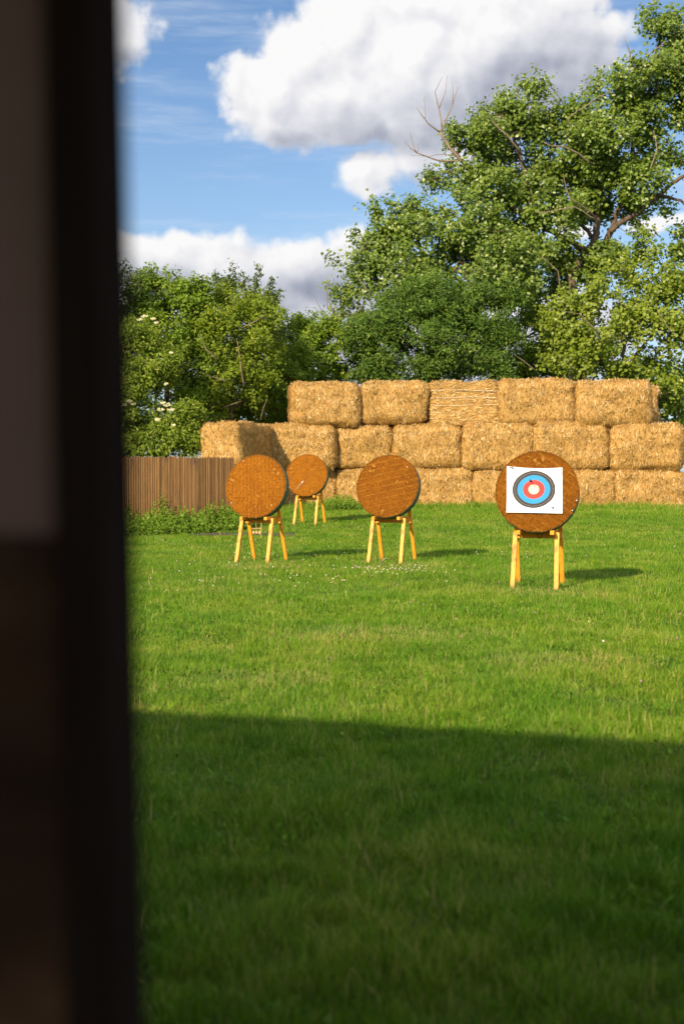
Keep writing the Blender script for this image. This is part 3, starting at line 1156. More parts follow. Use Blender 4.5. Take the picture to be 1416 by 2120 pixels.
# ------------------------------------------------------------------ little hanging-disc rack behind the left target
def rack():
    c = P(531, 1113, 33.0)
    z = float(gzf(np.array(c.x), np.array(33.0)))
    root = empty('disc_rack', (c.x, 33.0, z), (0, 0, R(-12)))
    tag(root, 'small pale wooden rack with three hanging discs, behind the left target', 'target rack')
    for sx, lx in ((-0.135, -0.15), (0.135, 0.115)):
        mb = MB()
        mb.bar((lx, 0, -0.02), (sx, 0, 0.385), 0.018, 0.018)
        mb.build('post', M['rust'], root)
    for zz in (0.37, 0.225):
        mb = MB()
        mb.bar((-0.15, -0.012, zz - 0.004), (0.15, -0.012, zz + 0.006), 0.012, 0.016, (0, 0, 1))
        mb.build('crossbar', M['rust'], root)
    mb = MB()
    mb.bar((0.0, -0.02, 0.23), (0.0, -0.02, 0.47), 0.012, 0.012)
    mb.build('upright', M['rust'], root)
    for x in (-0.075, 0.005, 0.085):
        mb = MB()
        n = 14
        vs = [(x + 0.032 * math.cos(2 * math.pi * k / n), y, 0.125 + 0.036 * math.sin(2 * math.pi * k / n)) for y in (-0.022, -0.008) for k in range(n)]
        mb.poly(vs, [tuple(range(n))[::1], tuple(range(n, 2 * n))[::-1]] + [(k, (k + 1) % n, n + (k + 1) % n, n + k)[::-1] for k in range(n)])
        mb.bar((x, -0.015, 0.155), (x, -0.015, 0.222), 0.006, 0.006)
        mb.build('hanging_disc', M['rust'], root)


rack()


# ------------------------------------------------------------------ slat fence
def fence():
    pts = [P(-260, 1000, 31.8), P(330, 1000, 35.0), P(408, 1000, 35.6), P(484, 1000, 36.4)]
    root = empty('slat_fence', (pts[0].x, pts[0].y, float(gz(pts[0].y))))
    tag(root, 'brown weathered fence of narrow upright slats left of the targets', 'fence')
    rs = random.Random(4)
    o0 = Vector(root.location)
    for k in range(len(pts) - 1):
        V, Fq, RN = [], [], []
        a, b = pts[k], pts[k + 1]
        dv = Vector((b.x - a.x, b.y - a.y, 0))
        L = dv.length
        dv.normalize()
        nv = Vector((dv.y, -dv.x, 0))
        s = 0.0
        while s < L:
            w = rs.uniform(0.045, 0.078) * (1.0, 0.72, 0.52)[k]
            p = a + dv * s
            q = a + dv * min(L, (s + w - 0.004))
            s += w
            gap_ = 0
            dd = (p.y + q.y) / 2
            zt = P(300, 944.5 + 2.5 * max(0, (dd - 34) / 2.4), dd).z + rs.uniform(-0.035, 0.020)
            zb = float(gz(dd)) - 0.05
            off = rs.uniform(0, 0.014)
            t = 0.022
            f1, m1 = nv * (off), nv * (off + 0.014)
            bb = nv * (off - t)
            sec = [p + bb, p + f1, p + dv * (w * 0.3) + m1, p + dv * (w * 0.6) + m1, q + f1, q + bb]
            base = len(V)
            for zz in (zb, zt):
                for c in sec:
                    V.append((c.x - o0.x, c.y - o0.y, zz - o0.z))
            n = 6
            for i in range(n):
                j = (i + 1) % n
                Fq.append([base + i, base + j, base + n + j, base + n + i])
            Fq.append([base + n + 0, base + n + 1, base + n + 4, base + n + 5])
            Fq.append([base + n + 1, base + n + 2, base + n + 3, base + n + 4])
            r = rs.random()
            if rs.random() < 0.05: r = 0.0
            RN += [r] * 12
        mesh_np('slat_panel', np.array(V), [np.array(Fq)], {'rnd': RN}, M['slat'], parent=root)
        for zf in (0.35, 1.15):
            mb = MB()
            pa, pb = a - nv * 0.045 - o0, b - nv * 0.045 - o0
            mb.bar((pa.x, pa.y, zf), (pb.x, pb.y, zf), 0.04, 0.07, (0, 0, 1))
            mb.build('rail', M['slat'], root)
    for k, p in enumerate(pts):
        mb = MB()
        q = p - o0 + Vector((0.0, 0.12, 0))
        mb.bar((q.x, q.y, -0.05), (q.x, q.y, 1.9), 0.09, 0.09)
        mb.build('post', M['slat'], root)


fence()


# ------------------------------------------------------------------ foliage
def leaf_mesh(pos, nrm, dirn, size, rn, wide=0.62):
    """folded leaf: 4 verts, 2 triangles"""
    n = len(pos)
    dirn = dirn - nrm * (dirn * nrm).sum(1, keepdims=True)
    dirn /= np.maximum(np.linalg.norm(dirn, axis=1, keepdims=True), 1e-6)
    side = np.cross(nrm, dirn)
    size = size[:, None]
    a = pos - dirn * size * 0.5
    b = pos + dirn * size * 0.5
    lft = pos - dirn * size * 0.08 + side * size * wide * 0.5 + nrm * size * 0.14
    rgt = pos - dirn * size * 0.08 - side * size * wide * 0.5 + nrm * size * 0.14
    v = np.stack([a, rgt, b, lft], 1).reshape(-1, 3)
    i = np.arange(n)[:, None] * 4
    f = np.concatenate([i + [0, 1, 2], i + [0, 2, 3]])
    return v, f, np.repeat(rn, 4)


def unit(a):
    return a / np.maximum(np.linalg.norm(a, axis=1, keepdims=True), 1e-9)


def tree(name, label, group, cat, d, trunk_px, limbs, blobs, leafmat, leaf=0.12, lai=4.0, bark='bark', seed=0, spray=0.7, droop=0.0,
         per=26, wide=0.62, twigs=0.5, deadlimbs=(), spikes=(), flowers=(), r0=0.2, gap=0.0, depthscale=1.0):
    """limbs: [(list of (px,py[,dd]), r0, r1)], blobs: [(px,py,rx,ry[,dd])] in photo pixels at distance d"""
    rs = np.random.default_rng(seed)
    random.seed(seed)
    s = ppm(d)
    bx = P(trunk_px, 900, d).x
    root = empty(name, (bx, d, float(gz(d))))
    tag(root, label, cat, group)
    o0 = np.array(root.location)
    mb = MB()
    limb_pts = []

    def resample(pts, k=6):
        out = []
        for i in range(len(pts) - 1):
            for j in range(k):
                t = j / k
                q = pts[i].lerp(pts[i + 1], t)
                if i or j: q = q + Vector(rs.normal(0, 0.02, 3)) * (pts[i + 1] - pts[i]).length
                out.append(q)
        out.append(pts[-1])
        return out

    def to_world(lst):
        return [P(p[0], p[1], d + (p[2] if len(p) > 2 else 0)) for p in lst]
    for (lst, ra, rb) in limbs:
        w = to_world(lst)
        if lst[0][1] == 'g':
            pass
        w = resample(w)
        rad = [ra + (rb - ra) * i / (len(w) - 1) for i in range(len(w))]
        mb.tube([p - Vector(o0) for p in w], rad, 8, 0.06)
        limb_pts += [np.array(p) for p in w]
    if not limb_pts:
        limb_pts = [np.array(P(trunk_px, 900, d))]
    LP = np.array(limb_pts)
    # leaf clusters
    cen, cdir, cr = [], [], []
    for bl in blobs:
        px, py, rx, ry = bl[:4]
        dd = bl[4] if len(bl) > 4 else 0.0
        c = np.array(P(px, py, d + dd))
        sx, sz = rx / s, ry / s
        sy = max(0.7, 0.8 * min(sx, sz) + 0.2 * max(sx, sz)) * depthscale
        n = max(4, int(lai * math.pi * sx * sz / (leaf * leaf * wide * 0.5) / per))
        # boughs first, then leaf sprays on the outside of each bough
        nb = int(np.clip(n / 9, 5, 26))
        ub = unit(rs.normal(0, 1, (nb, 3)) + np.array([0, -0.25, 0.1]))
        rb_ = rs.uniform(0.25, 1.0, (nb, 1)) ** 0.5 * (1 + rs.normal(0, 0.10, (nb, 1)))
        bc = ub * rb_ * np.array([sx, sy, sz]) * 0.86
        br = np.clip(rs.uniform(0.26, 0.46, nb) * (sx * sz) ** 0.5, 0.30, 0.95)
        pk = rs.choice(nb, n, p=br ** 2 / (br ** 2).sum())
        u = unit(rs.normal(0, 1, (n, 3)) + ub[pk] * 0.5)
        rr_ = rs.uniform(0.35, 1.0, (n, 1)) ** 0.5
        p = c + bc[pk] + u * rr_ * br[pk][:, None] * np.array([1.15, 1.15, 0.72])
        cen.append(p)
        cdir.append(unit(u * 0.8 + ub[pk] * 0.5))
    cen = np.concatenate(cen)
    cdir = np.concatenate(cdir)
    keep = cen[:, 2] > gz(cen[:, 1]) + 0.1
    cen, cdir = cen[keep], cdir[keep]
    if gap > 0:
        g = np.array([mnoise.noise(Vector(q) * 0.85 + Vector((seed, 0, 3))) for q in cen])
        k2 = g > -gap
        cen, cdir = cen[k2], cdir[k2]
    n = len(cen)
    tdir = unit(cdir * 0.8 + rs.normal(0, 0.5, (n, 3)) + np.array([0, 0, 0.45 - droop]))
    for sp in spikes:      # leafy shoots standing out of the crown
        (pa, pb) = sp[:2]
        a, b = np.array(P(pa[0], pa[1], d)), np.array(P(pb[0], pb[1], d))
        k = int(np.linalg.norm(b - a) / 0.16) + 2
        for t in np.linspace(0, 1, k):
            cen = np.vstack([cen, a + (b - a) * t + rs.normal(0, 0.05, 3)])
            tdir = np.vstack([tdir, unit((b - a + rs.normal(0, 0.4, 3))[None])[0]])
        mb.tube([Vector(a - o0), Vector((a + b) / 2 - o0), Vector(b - o0)], [0.03, 0.02, 0.008], 4)
    n = len(cen)
    tl = spray * rs.uniform(0.6, 1.3, n)
    nl = np.maximum(3, rs.poisson(per, n))
    ci = np.repeat(np.arange(n), nl)
    t = rs.uniform(-0.5, 0.5, len(ci))
    pos = cen[ci] + tdir[ci] * (t * tl[ci])[:, None] + rs.normal(0, 0.105 * spray / 0.6, (len(ci), 3))
    ctone = rs.normal(0, 0.11, n)
    rn = np.clip(0.46 + ctone[ci] + rs.normal(0, 0.14, len(ci)), 0, 0.93)
    hi = rs.random(len(ci)) < 0.03  # sparse pale leaves, glints put into the leaf colour
    rn[hi] = rs.uniform(0.9, 1.0, hi.sum())
    nr = unit(rs.normal(0, 0.52, (len(ci), 3)) + np.array([-0.30, -0.50, 0.50]) + cdir[np.minimum(ci, len(cdir) - 1)] * 0.35)
    dr = tdir[ci] * 0.5 + rs.normal(0, 0.7, (len(ci), 3)) + np.array([0, 0, -0.25 - droop])
    sz = leaf * rs.uniform(0.65, 1.3, len(ci))
    v, f, rn4 = leaf_mesh(pos - o0, nr, dr, sz, rn, wide)
    mesh_np('crown', v, [f], {'rnd': rn4}, leafmat, parent=root)
    # twigs carrying part of the clusters
    pick = rs.random(len(cen)) < twigs * 0.25
    for q, dq in zip(cen[pick], tdir[pick]):
        j = np.argmin(((LP - q) ** 2).sum(1) + 0.6 * np.maximum(0, LP[:, 2] - q[2]) ** 2)
        a = LP[j]
        m = (a + q) / 2 + rs.normal(0, 0.08, 3) * np.linalg.norm(q - a) + np.array([0, 0, -0.06]) * np.linalg.norm(q - a)
        L = np.linalg.norm(q - a)
        if L > 3.5: continue
        r = 0.010 + 0.008 * L
        mb.tube([Vector(a - o0), Vector(m - o0), Vector(q + dq * 0.3 - o0)], [r, r * 0.7, 0.005], 4)
    if mb.v: mb.build('trunk', M[bark], root, True)
    for lst, ra, rb in deadlimbs:
        pass
    if deadlimbs:
        runs = []
        for (lst, ra, rb) in deadlimbs:
            w = resample(to_world(lst), 3)
            for r in runs:
                if min((w[0] - q).length for q in r[0]) < 0.45:
                    q = min(r[0], key=lambda q: (w[0] - q).length)
                    w[0] = q.copy()
                    break
            else:
                r = ([], MB())
                runs.append(r)
            r[0].extend(w)
            r[1].tube([p - Vector(o0) for p in w], [ra + (rb - ra) * i / (len(w) - 1) for i in range(len(w))], 5)
        for r in runs:
            r[1].build('dead_branch', M['deadwood'], root, True)
    for (px, py, rr, dd) in flowers:   # flat cream flower heads
        c = P(px, py, d + dd) - Vector(o0)
        m = 60
        rr = rr * 0.66
        th = rs.uniform(0, 2 * np.pi, m)
        ra = rr / s * np.sqrt(rs.random(m))
        pp = np.array(c) + np.stack([ra * np.cos(th), ra * np.sin(th) * 0.8 - 0.03, 0.4 * ra * np.sin(th) + rs.normal(0, 0.012, m)], -1)
        v, f, r4 = leaf_mesh(pp, unit(rs.normal(0, 0.4, (m, 3)) + np.array([-0.1, -0.7, 0.6])), rs.normal(0, 1, (m, 3)), np.full(m, 0.040), rs.random(m), 1.0)
        mesh_np('flower_head', v, [f], {'rnd': r4}, M['blossom'], parent=root)
    return root


TG = 'trees behind the straw bales'
HG = 'hedge trees behind the fence'
# big poplar at the right
tree('poplar_tree', 'tallest poplar at the right with two dark stems and a bare dead bough', TG, 'tree', 56.0, 1205,
     [([(1196, 960), (1190, 790), (1184, 640), (1183, 566), (1231, 500), (1235, 452)], 0.22, 0.14),
      ([(1235, 452), (1240, 391), (1226, 339), (1205, 296), (1174, 235)], 0.12, 0.04),
      ([(1226, 339, 0.2), (1250, 310, 0.2), (1290, 270, -0.3)], 0.09, 0.03),
      ([(1212, 960, 0.6), (1215, 700, 0.6), (1222, 587, 0.5), (1244, 522, 0.4), (1270, 461, 0.3), (1291, 391, 0.2), (1312, 300), (1335, 200), (1360, 100), (1375, 50)], 0.20, 0.04),
      ([(1262, 480), (1283, 461, -0.3), (1322, 440, -0.6), (1361, 405, -0.9), (1416, 361, -1.2), (1480, 330, -1.2)], 0.13, 0.06),
      ([(1335, 200), (1392, 183), (1430, 150)], 0.09, 0.05),
      ([(1361, 405, -0.9), (1400, 412, -1.3), (1450, 440, -1.5)], 0.08, 0.04),
      ([(1220, 520), (1160, 490, -0.4), (1100, 457, -0.7), (1061, 428, -0.8), (1009, 383, -1.0), (970, 344, -1.1)], 0.14, 0.07),
      ([(1100, 457, -0.7), (1090, 390, -0.8), (1078, 326, -0.9), (1061, 283, -1), (1040, 240, -1)], 0.08, 0.03),
      ([(1231, 500), (1180, 440, 0.8), (1150, 380, 1.0)], 0.10, 0.04)],
     [(1375, 85, 62, 68), (1335, 175, 95, 68, -0.6), (1410, 160, 60, 90), (1250, 232, 85, 55), (1390, 265, 85, 75, 0.5), (1290, 305, 120, 80, -0.8), (1165, 285, 95, 72),
      (1085, 225, 66, 58), (1040, 285, 80, 60, -0.5), (955, 292, 42, 40), (985, 255, 40, 30), (1150, 385, 115, 85, 0.5), (1335, 375, 85, 50, -1), (1225, 425, 80, 55, 0.8),
      (1010, 400, 95, 60, -0.8), (925, 370, 42, 34), (1090, 490, 110, 75), (1405, 505, 30, 38), (1385, 440, 24, 14), (1330, 500, 22, 24, -0.8),
      (1100, 165, 26, 18), (1360, 35, 44, 26), (1300, 540, 40, 36, 0.6), (1215, 520, 80, 60, 0.8), (1190, 580, 80, 50, 0.8), (1150, 440, 60, 50, -0.8), (1240, 345, 90, 60, 0.8), (1275, 425, 75, 55, 1.5), (1060, 350, 90, 60, 0.6)],
     M['poplar'], 0.16, 4.6, 'bark', 11, 0.75, 0.05, 22, 0.80, 0.6,
     deadlimbs=[([(970, 344, -1.1), (930, 305, -1.2), (911, 274, -1.2)], 0.075, 0.05),
                ([(911, 274, -1.2), (922, 248, -1.2), (936, 215, -1.3), (948, 180, -1.3)], 0.045, 0.010),
                ([(916, 262, -1.2), (908, 225, -1.1), (900, 190, -1.0), (915, 160, -1.0)], 0.035, 0.008),
                ([(908, 225, -1.1), (922, 190, -1.1), (926, 155, -1.1)], 0.022, 0.006),
                ([(936, 215, -1.3), (938, 190, -1.3), (936, 168, -1.3)], 0.02, 0.006),
                ([(911, 274, -1.2), (885, 255, -1.4), (868, 232, -1.5), (862, 222, -1.5)], 0.035, 0.008),
                ([(880, 250, -1.4), (880, 225, -1.4), (878, 198, -1.4)], 0.018, 0.005),
                ([(945, 335, -1.1), (905, 332, -1.3), (870, 320, -1.4), (850, 308, -1.5), (838, 292, -1.5)], 0.045, 0.009),
                ([(860, 315, -1.5), (854, 295, -1.5), (848, 270, -1.6)], 0.02, 0.005),
                ([(866, 318, -1.5), (864, 300, -1.4), (870, 292, -1.4)], 0.016, 0.005),
                ([(938, 318, -1.1), (905, 321, -1.0), (850, 322, -1.0)], 0.02, 0.005),
                ([(1313, 160, -1.4), (1303, 110, -1.8), (1292, 78, -1.9)], 0.05, 0.012),
                ([(1325, 150, -1.4), (1345, 110, -2.1), (1378, 85, -2.2)], 0.04, 0.01),
                ([(1226, 339, -1.6), (1180, 310, -2.4), (1125, 295, -2.8)], 0.06, 0.018),
                ([(1080, 320, -1.6), (1050, 280, -2.2), (1005, 240, -2.2)], 0.05, 0.014),
                ([(1235, 455, -1.5), (1190, 430, -2.2), (1110, 440, -2.6)], 0.05, 0.014),
                ([(1240, 450, -1.5), (1180, 410, -2.6), (1165, 360, -2.8)], 0.04, 0.01),
                ([(1175, 290, -1.4), (1180, 240, -2.2), (1240, 200, -2.4), (1265, 190, -2.5)], 0.035, 0.01),
                ([(1340, 370, -1.9), (1360, 310, -2.2), (1352, 270, -2.2)], 0.035, 0.01)],
     gap=0.45)
# second poplar, lower, left
tree('poplar_tree', 'mid-sized poplar left of the tallest poplar, leafy shoots standing against the sky', TG, 'tree', 53.5, 900,
     [([(905, 960), (900, 780), (890, 640), (880, 560), (860, 470), (850, 420)], 0.22, 0.03),
      ([(895, 680), (840, 600, -0.5), (790, 560, -0.8), (745, 510, -0.9)], 0.10, 0.03),
      ([(890, 640), (950, 540, -0.6), (970, 470, -0.5)], 0.10, 0.03),
      ([(895, 720), (800, 650, -0.7), (740, 650, -0.9), (700, 660, -1)], 0.08, 0.02)],
     [(852, 452, 42, 38), (800, 485, 52, 48), (758, 545, 66, 55), (880, 500, 82, 70, -0.4), (960, 470, 85, 62), (820, 595, 100, 80, -0.6), (945, 575, 125, 95, -0.3),
      (715, 600, 26, 22), (742, 668, 48, 34), (1060, 560, 95, 75, 0.4), (775, 440, 20, 20), (745, 500, 24, 18), (720, 640, 30, 22), (1010, 520, 70, 60)],
     M['poplar'], 0.15, 4.6, 'bark', 12, 0.7, 0.05, 22, 0.80, 0.6,
     deadlimbs=[([(720, 690, -0.5), (690, 665, -1.0), (665, 640, -1.2), (645, 600, -1.3)], 0.03, 0.006),
                ([(690, 650, -0.6), (677, 610, -0.8), (678, 570, -0.8)], 0.02, 0.005),
                ([(690, 665, -1.0), (668, 652, -1.0), (655, 640, -1.0)], 0.012, 0.004),
                ([(820, 668, -2.0), (810, 640, -2.1), (812, 610, -2.1)], 0.025, 0.007),
                ([(770, 640, -1.8), (760, 600, -2.0), (738, 570, -2.0)], 0.025, 0.007),
                ([(1160, 600, -1.5), (1155, 560, -1.8), (1120, 530, -1.9)], 0.03, 0.008)],
     spikes=[((850, 450), (858, 408)), ((815, 460), (805, 415)), ((785, 470), (772, 432)), ((740, 510), (728, 478)), ((700, 545), (680, 530)), ((712, 600), (686, 590))],
     gap=0.5)
# dark ash in front
tree('ash_tree', 'dark blue-green ash with fine leaflets just above the top bales', TG, 'tree', 50.8, 900,
     [([(900, 960), (895, 800), (890, 700), (900, 620)], 0.15, 0.04), ([(897, 800), (830, 720), (790, 690)], 0.08, 0.02), ([(895, 780), (980, 700), (1020, 640)], 0.08, 0.02)],
     [(880, 675, 120, 82), (800, 720, 85, 62), (960, 715, 100, 75), (1015, 645, 70, 60), (900, 615, 85, 55), (785, 770, 60, 38), (880, 760, 110, 45), (1000, 765, 70, 42), (745, 700, 42, 40)],
     M['ash'], 0.15, 4.4, 'bark_dark', 13, 0.6, 0.1, 24, 0.34, 0.3, gap=0.42)
# bright young poplar, lower right
tree('poplar_tree', 'yellow-green young poplar low at the right, over the rightmost bales', TG, 'tree', 51.5, 1300,
     [([(1300, 960), (1295, 800), (1290, 700), (1280, 610)], 0.13, 0.03), ([(1296, 800), (1200, 700), (1160, 640)], 0.07, 0.02), ([(1295, 760), (1360, 680), (1390, 600)], 0.07, 0.02)],
     [(1180, 640, 72, 50), (1270, 610, 82, 52), (1355, 590, 75, 52), (1225, 695, 100, 62, -0.4), (1340, 685, 100, 70), (1155, 720, 55, 36), (1405, 765, 60, 60), (1290, 765, 85, 40, 0.4), (1205, 768, 60, 36, -0.5),
      (1390, 640, 66, 66), (1130, 660, 36, 24), (1330, 545, 44, 26), (1395, 560, 34, 28), (1400, 850, 40, 50, 1.0), (1385, 835, 60, 50, 2.5), (1330, 800, 60, 40, 2.0)],
     M['poplar_bright'], 0.155, 3.5, 'bark', 14, 0.7, 0.08, 22, 0.80, 0.5,
     deadlimbs=[([(1110, 770, -0.8), (1080, 745, -1.2), (1065, 735, -1.2)], 0.025, 0.006),
                ([(1240, 690, -1.8), (1200, 650, -2.0), (1170, 645, -2.1)], 0.022, 0.006),
                ([(1390, 690, -1.8), (1370, 660, -2.0), (1360, 640, -2.0)], 0.022, 0.006)],
     gap=0.42)
# darker growth behind
tree('field_maple', 'dark shaded maple filling the gap between the ash and the young poplar', TG, 'tree', 58.5, 1090,
     [([(1090, 960), (1090, 800), (1085, 700)], 0.15, 0.04)],
     [(1085, 700, 95, 75), (1100, 775, 100, 50), (1000, 690, 80, 60), (1200, 740, 90, 60), (1330, 790, 110, 50), (1090, 610, 80, 50)], M['hedge'], 0.15, 3.6, 'bark_dark', 15, 0.6, 0, 24, 0.62, 0.3, gap=0.55)
# left hedge group
tree('hawthorn_bush', 'low dense hawthorn between the plum tree and the ash, behind the corner bales', HG, 'tree', 51.5, 680,
     [([(680, 960), (670, 800), (660, 700)], 0.10, 0.03)],
     [(615, 695, 66, 40), (695, 705, 76, 42), (752, 700, 50, 44), (655, 755, 90, 50), (745, 765, 50, 36), (590, 690, 40, 34), (600, 770, 60, 50), (640, 830, 100, 50)], M['hedge'], 0.125, 4.4, 'bark_dark', 16, 0.5, 0, 26, 0.62, 0.3,
     spikes=[((655, 680), (650, 648)), ((690, 680), (690, 655)), ((580, 665), (585, 645)), ((610, 670), (615, 650))], gap=0.5)
tree('plum_tree', 'yellow-green plum tree with bare branches showing, left above the corner bale', HG, 'tree', 47.0, 480,
     [([(485, 960), (480, 850), (475, 760), (490, 690), (480, 640)], 0.11, 0.03), ([(478, 800), (430, 740), (415, 690)], 0.06, 0.02), ([(480, 780), (530, 720), (550, 680)], 0.06, 0.02),
      ([(480, 850), (530, 800), (545, 770)], 0.05, 0.02)],
     [(470, 690, 80, 70, -0.4), (440, 640, 66, 48), (520, 735, 66, 64), (455, 785, 80, 62, -0.5), (545, 680, 52, 48), (430, 850, 60, 45), (500, 640, 60, 40), (520, 820, 50, 40)],
     M['plum'], 0.125, 4.2, 'bark', 17, 0.6, 0.15, 22, 0.5, 0.9,
     deadlimbs=[([(450, 745, -1.9), (425, 720, -2.1), (415, 690, -2.1)], 0.028, 0.008), ([(470, 790, -1.9), (440, 780, -2.1), (415, 770, -2.1)], 0.025, 0.007), ([(505, 800, -1.6), (500, 760, -1.9), (490, 700, -2.0)], 0.03, 0.008),
                ([(460, 845, -1.5), (500, 830, -1.7), (380, 835, -1.8)][:2], 0.02, 0.006), ([(540, 870, -0.8), (548, 840, -1.0), (553, 825, -1.0)], 0.016, 0.005), ([(500, 680, -1.5), (530, 665, -1.7), (550, 650, -1.7)], 0.02, 0.006)], gap=0.34)
tree('cherry_tree', 'dull green cherry with drooping leaves on upright shoots against the cloud', HG, 'tree', 49.5, 520,
     [([(520, 960), (515, 750), (510, 640), (508, 590)], 0.10, 0.03)],
     [(500, 630, 62, 42), (545, 640, 38, 36), (470, 610, 32, 28), (520, 690, 80, 60)], M['dull'], 0.16, 2.6, 'bark_dark', 18, 0.45, 0.7, 20, 0.42, 0.6,
     spikes=[((455, 625), (446, 565)), ((485, 610), (482, 556)), ((510, 610), (505, 570)), ((530, 620), (534, 556)), ((520, 640), (528, 590)), ((550, 630), (562, 580)), ((560, 645), (574, 610)), ((470, 620), (466, 580))])
tree('maple_tree', 'rounded fresh green maple with the highest crown left of the cherry', HG, 'tree', 46.5, 345,
     [([(345, 960), (345, 800), (350, 700), (340, 610)], 0.12, 0.03), ([(348, 720), (400, 650)], 0.06, 0.02)],
     [(325, 605, 62, 42), (300, 640, 55, 55), (375, 635, 66, 50), (415, 620, 42, 34), (345, 690, 100, 60), (400, 720, 60, 60), (410, 800, 60, 80), (280, 720, 60, 80)],
     M['hedge'], 0.125, 5.4, 'bark_dark', 19, 0.55, 0, 26, 0.6, 0.4,
     spikes=[((310, 580), (313, 552)), ((345, 585), (343, 562)), ((368, 600), (370, 572)), ((405, 605), (410, 588)), ((425, 610), (428, 592)), ((290, 600), (283, 575))], gap=0.5)
tree('elder_bush', 'elder with clusters of cream flower heads beside the dark doorpost, above the fence', HG, 'shrub', 43.8, 320,
     [([(320, 1000), (320, 900), (325, 800), (320, 720)], 0.08, 0.03), ([(320, 900), (360, 850)], 0.05, 0.02)],
     [(305, 690, 62, 40), (330, 760, 60, 48), (285, 790, 55, 60), (345, 862, 50, 42), (300, 895, 66, 48), (375, 915, 44, 36), (270, 700, 40, 40), (330, 925, 80, 40), (402, 918, 44, 34), (400, 870, 40, 40), (260, 860, 50, 70)],
     M['elder'], 0.12, 5.0, 'bark_dark', 20, 0.5, 0.2, 24, 0.45, 0.3,
     flowers=[(334, 848, 10, -1.1), (346, 838, 12, -1.1), (356, 848, 9, -1.1), (338, 834, 8, -1.1), (327, 868, 9, -1.2), (360, 880, 6, -1.1), (300, 655, 10, -1.0), (318, 660, 8, -1.0), (290, 662, 9, -0.9), (268, 830, 10, -1.0),
              (276, 836, 8, -1.0), (345, 795, 6, -1.1), (355, 730, 6, -1.0), (325, 668, 7, -1.0), (258, 838, 8, -1)], gap=0.45)
tree('thorn_tree', 'dull dark thorn tree at the far left, half hidden by the doorpost', HG, 'tree', 45.0, 225,
     [([(225, 1000), (228, 800), (240, 620)], 0.10, 0.03)],
     [(240, 600, 34, 34), (225, 680, 50, 66), (235, 800, 55, 90), (200, 750, 70, 120), (240, 900, 50, 60), (130, 720, 90, 110), (60, 800, 90, 120), (120, 880, 90, 70), (-30, 760, 90, 110), (-60, 870, 100, 80)], M['dull'], 0.11, 3.6, 'bark_dark', 21, 0.45, 0.1, 24, 0.5, 0.4,
     spikes=[((245, 580), (243, 540)), ((252, 590), (256, 552)), ((262, 600), (270, 560)), ((275, 600), (283, 568)), ((288, 610), (290, 565))])
tree('holly_bush', 'dark bush in the shade behind the corner bale and fence end', HG, 'shrub', 49.0, 560,
     [([(560, 1000), (560, 900), (560, 800)], 0.08, 0.03)],
     [(580, 800, 60, 60), (540, 850, 70, 50), (470, 890, 70, 40), (420, 900, 60, 50), (400, 820, 60, 60), (590, 740, 50, 50), (560, 780, 60, 60, 1.5), (590, 840, 60, 40, 1.5)], M['hedge'], 0.12, 5.0, 'bark_dark', 22, 0.45, 0, 26, 0.6, 0.2)


# ------------------------------------------------------------------ nettles along the fence and clover in the lawn
def nettles():
    rs = np.random.default_rng(5)
    pos, tone = [], []

    def stemgroup(x, y, h, n):
        z = float(gz(y))
        lx, ly = rs.normal(0, 0.10, 2)
        for t in np.linspace(0.1, 1, n):
            pos.append((x + lx * t * h + rs.normal(0, 0.045 * (1.2 - t)), y + ly * t * h + rs.normal(0, 0.045 * (1.2 - t)), z + h * t))
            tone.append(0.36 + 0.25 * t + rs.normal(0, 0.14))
    for k in range(1150):
        px = rs.uniform(190, 520)
        off = rs.uniform(0.15, 1.8)
        d0 = np.interp(px, [-260, 330, 410, 484, 540], [31.8, 35.0, 35.6, 36.4, 37.2])
        y = d0 - off
        x = P(px, 1000, y).x
        hm = 0.50 * (1 - off / 2.1) + 0.10
        hm *= 0.55 + 0.8 * float(vnoise(np.array(x), np.array(y), 0.45, 9))
        stemgroup(x, y, hm * rs.uniform(0.5, 1.5), 16)
    for k in range(260):     # tuft by the farthest target and along the bales
        px = rs.normal(700, 38)
        y = rs.uniform(42.8, 45.0)
        stemgroup(P(px, 1000, y).x, y, 0.36 * rs.uniform(0.4, 1.3) * math.exp(-((px - 705) / 45) ** 2) + 0.08, 10)
    for k in range(260):
        px = rs.uniform(700, 1430)
        y = rs.uniform(44.9, 45.5)
        stemgroup(P(px, 1000, y).x, y, 0.16 * rs.uniform(0.5, 1.6), 6)
    pos = np.array(pos)
    n = len(pos)
    nr = unit(rs.normal(0, 0.6, (n, 3)) + np.array([-0.1, -0.35, 0.7]))
    v, f, r4 = leaf_mesh(pos, nr, rs.normal(0, 1, (n, 3)) + np.array([0, 0, -0.3]), 0.075 * rs.uniform(0.6, 1.3, n), np.clip(tone, 0, 1), 0.6)
    o = mesh_np('undergrowth', v, [f], {'rnd': r4}, M['nettle'])
    tag(o, 'nettles and weeds growing along the fence and bales', 'undergrowth', kind='stuff')


nettles()


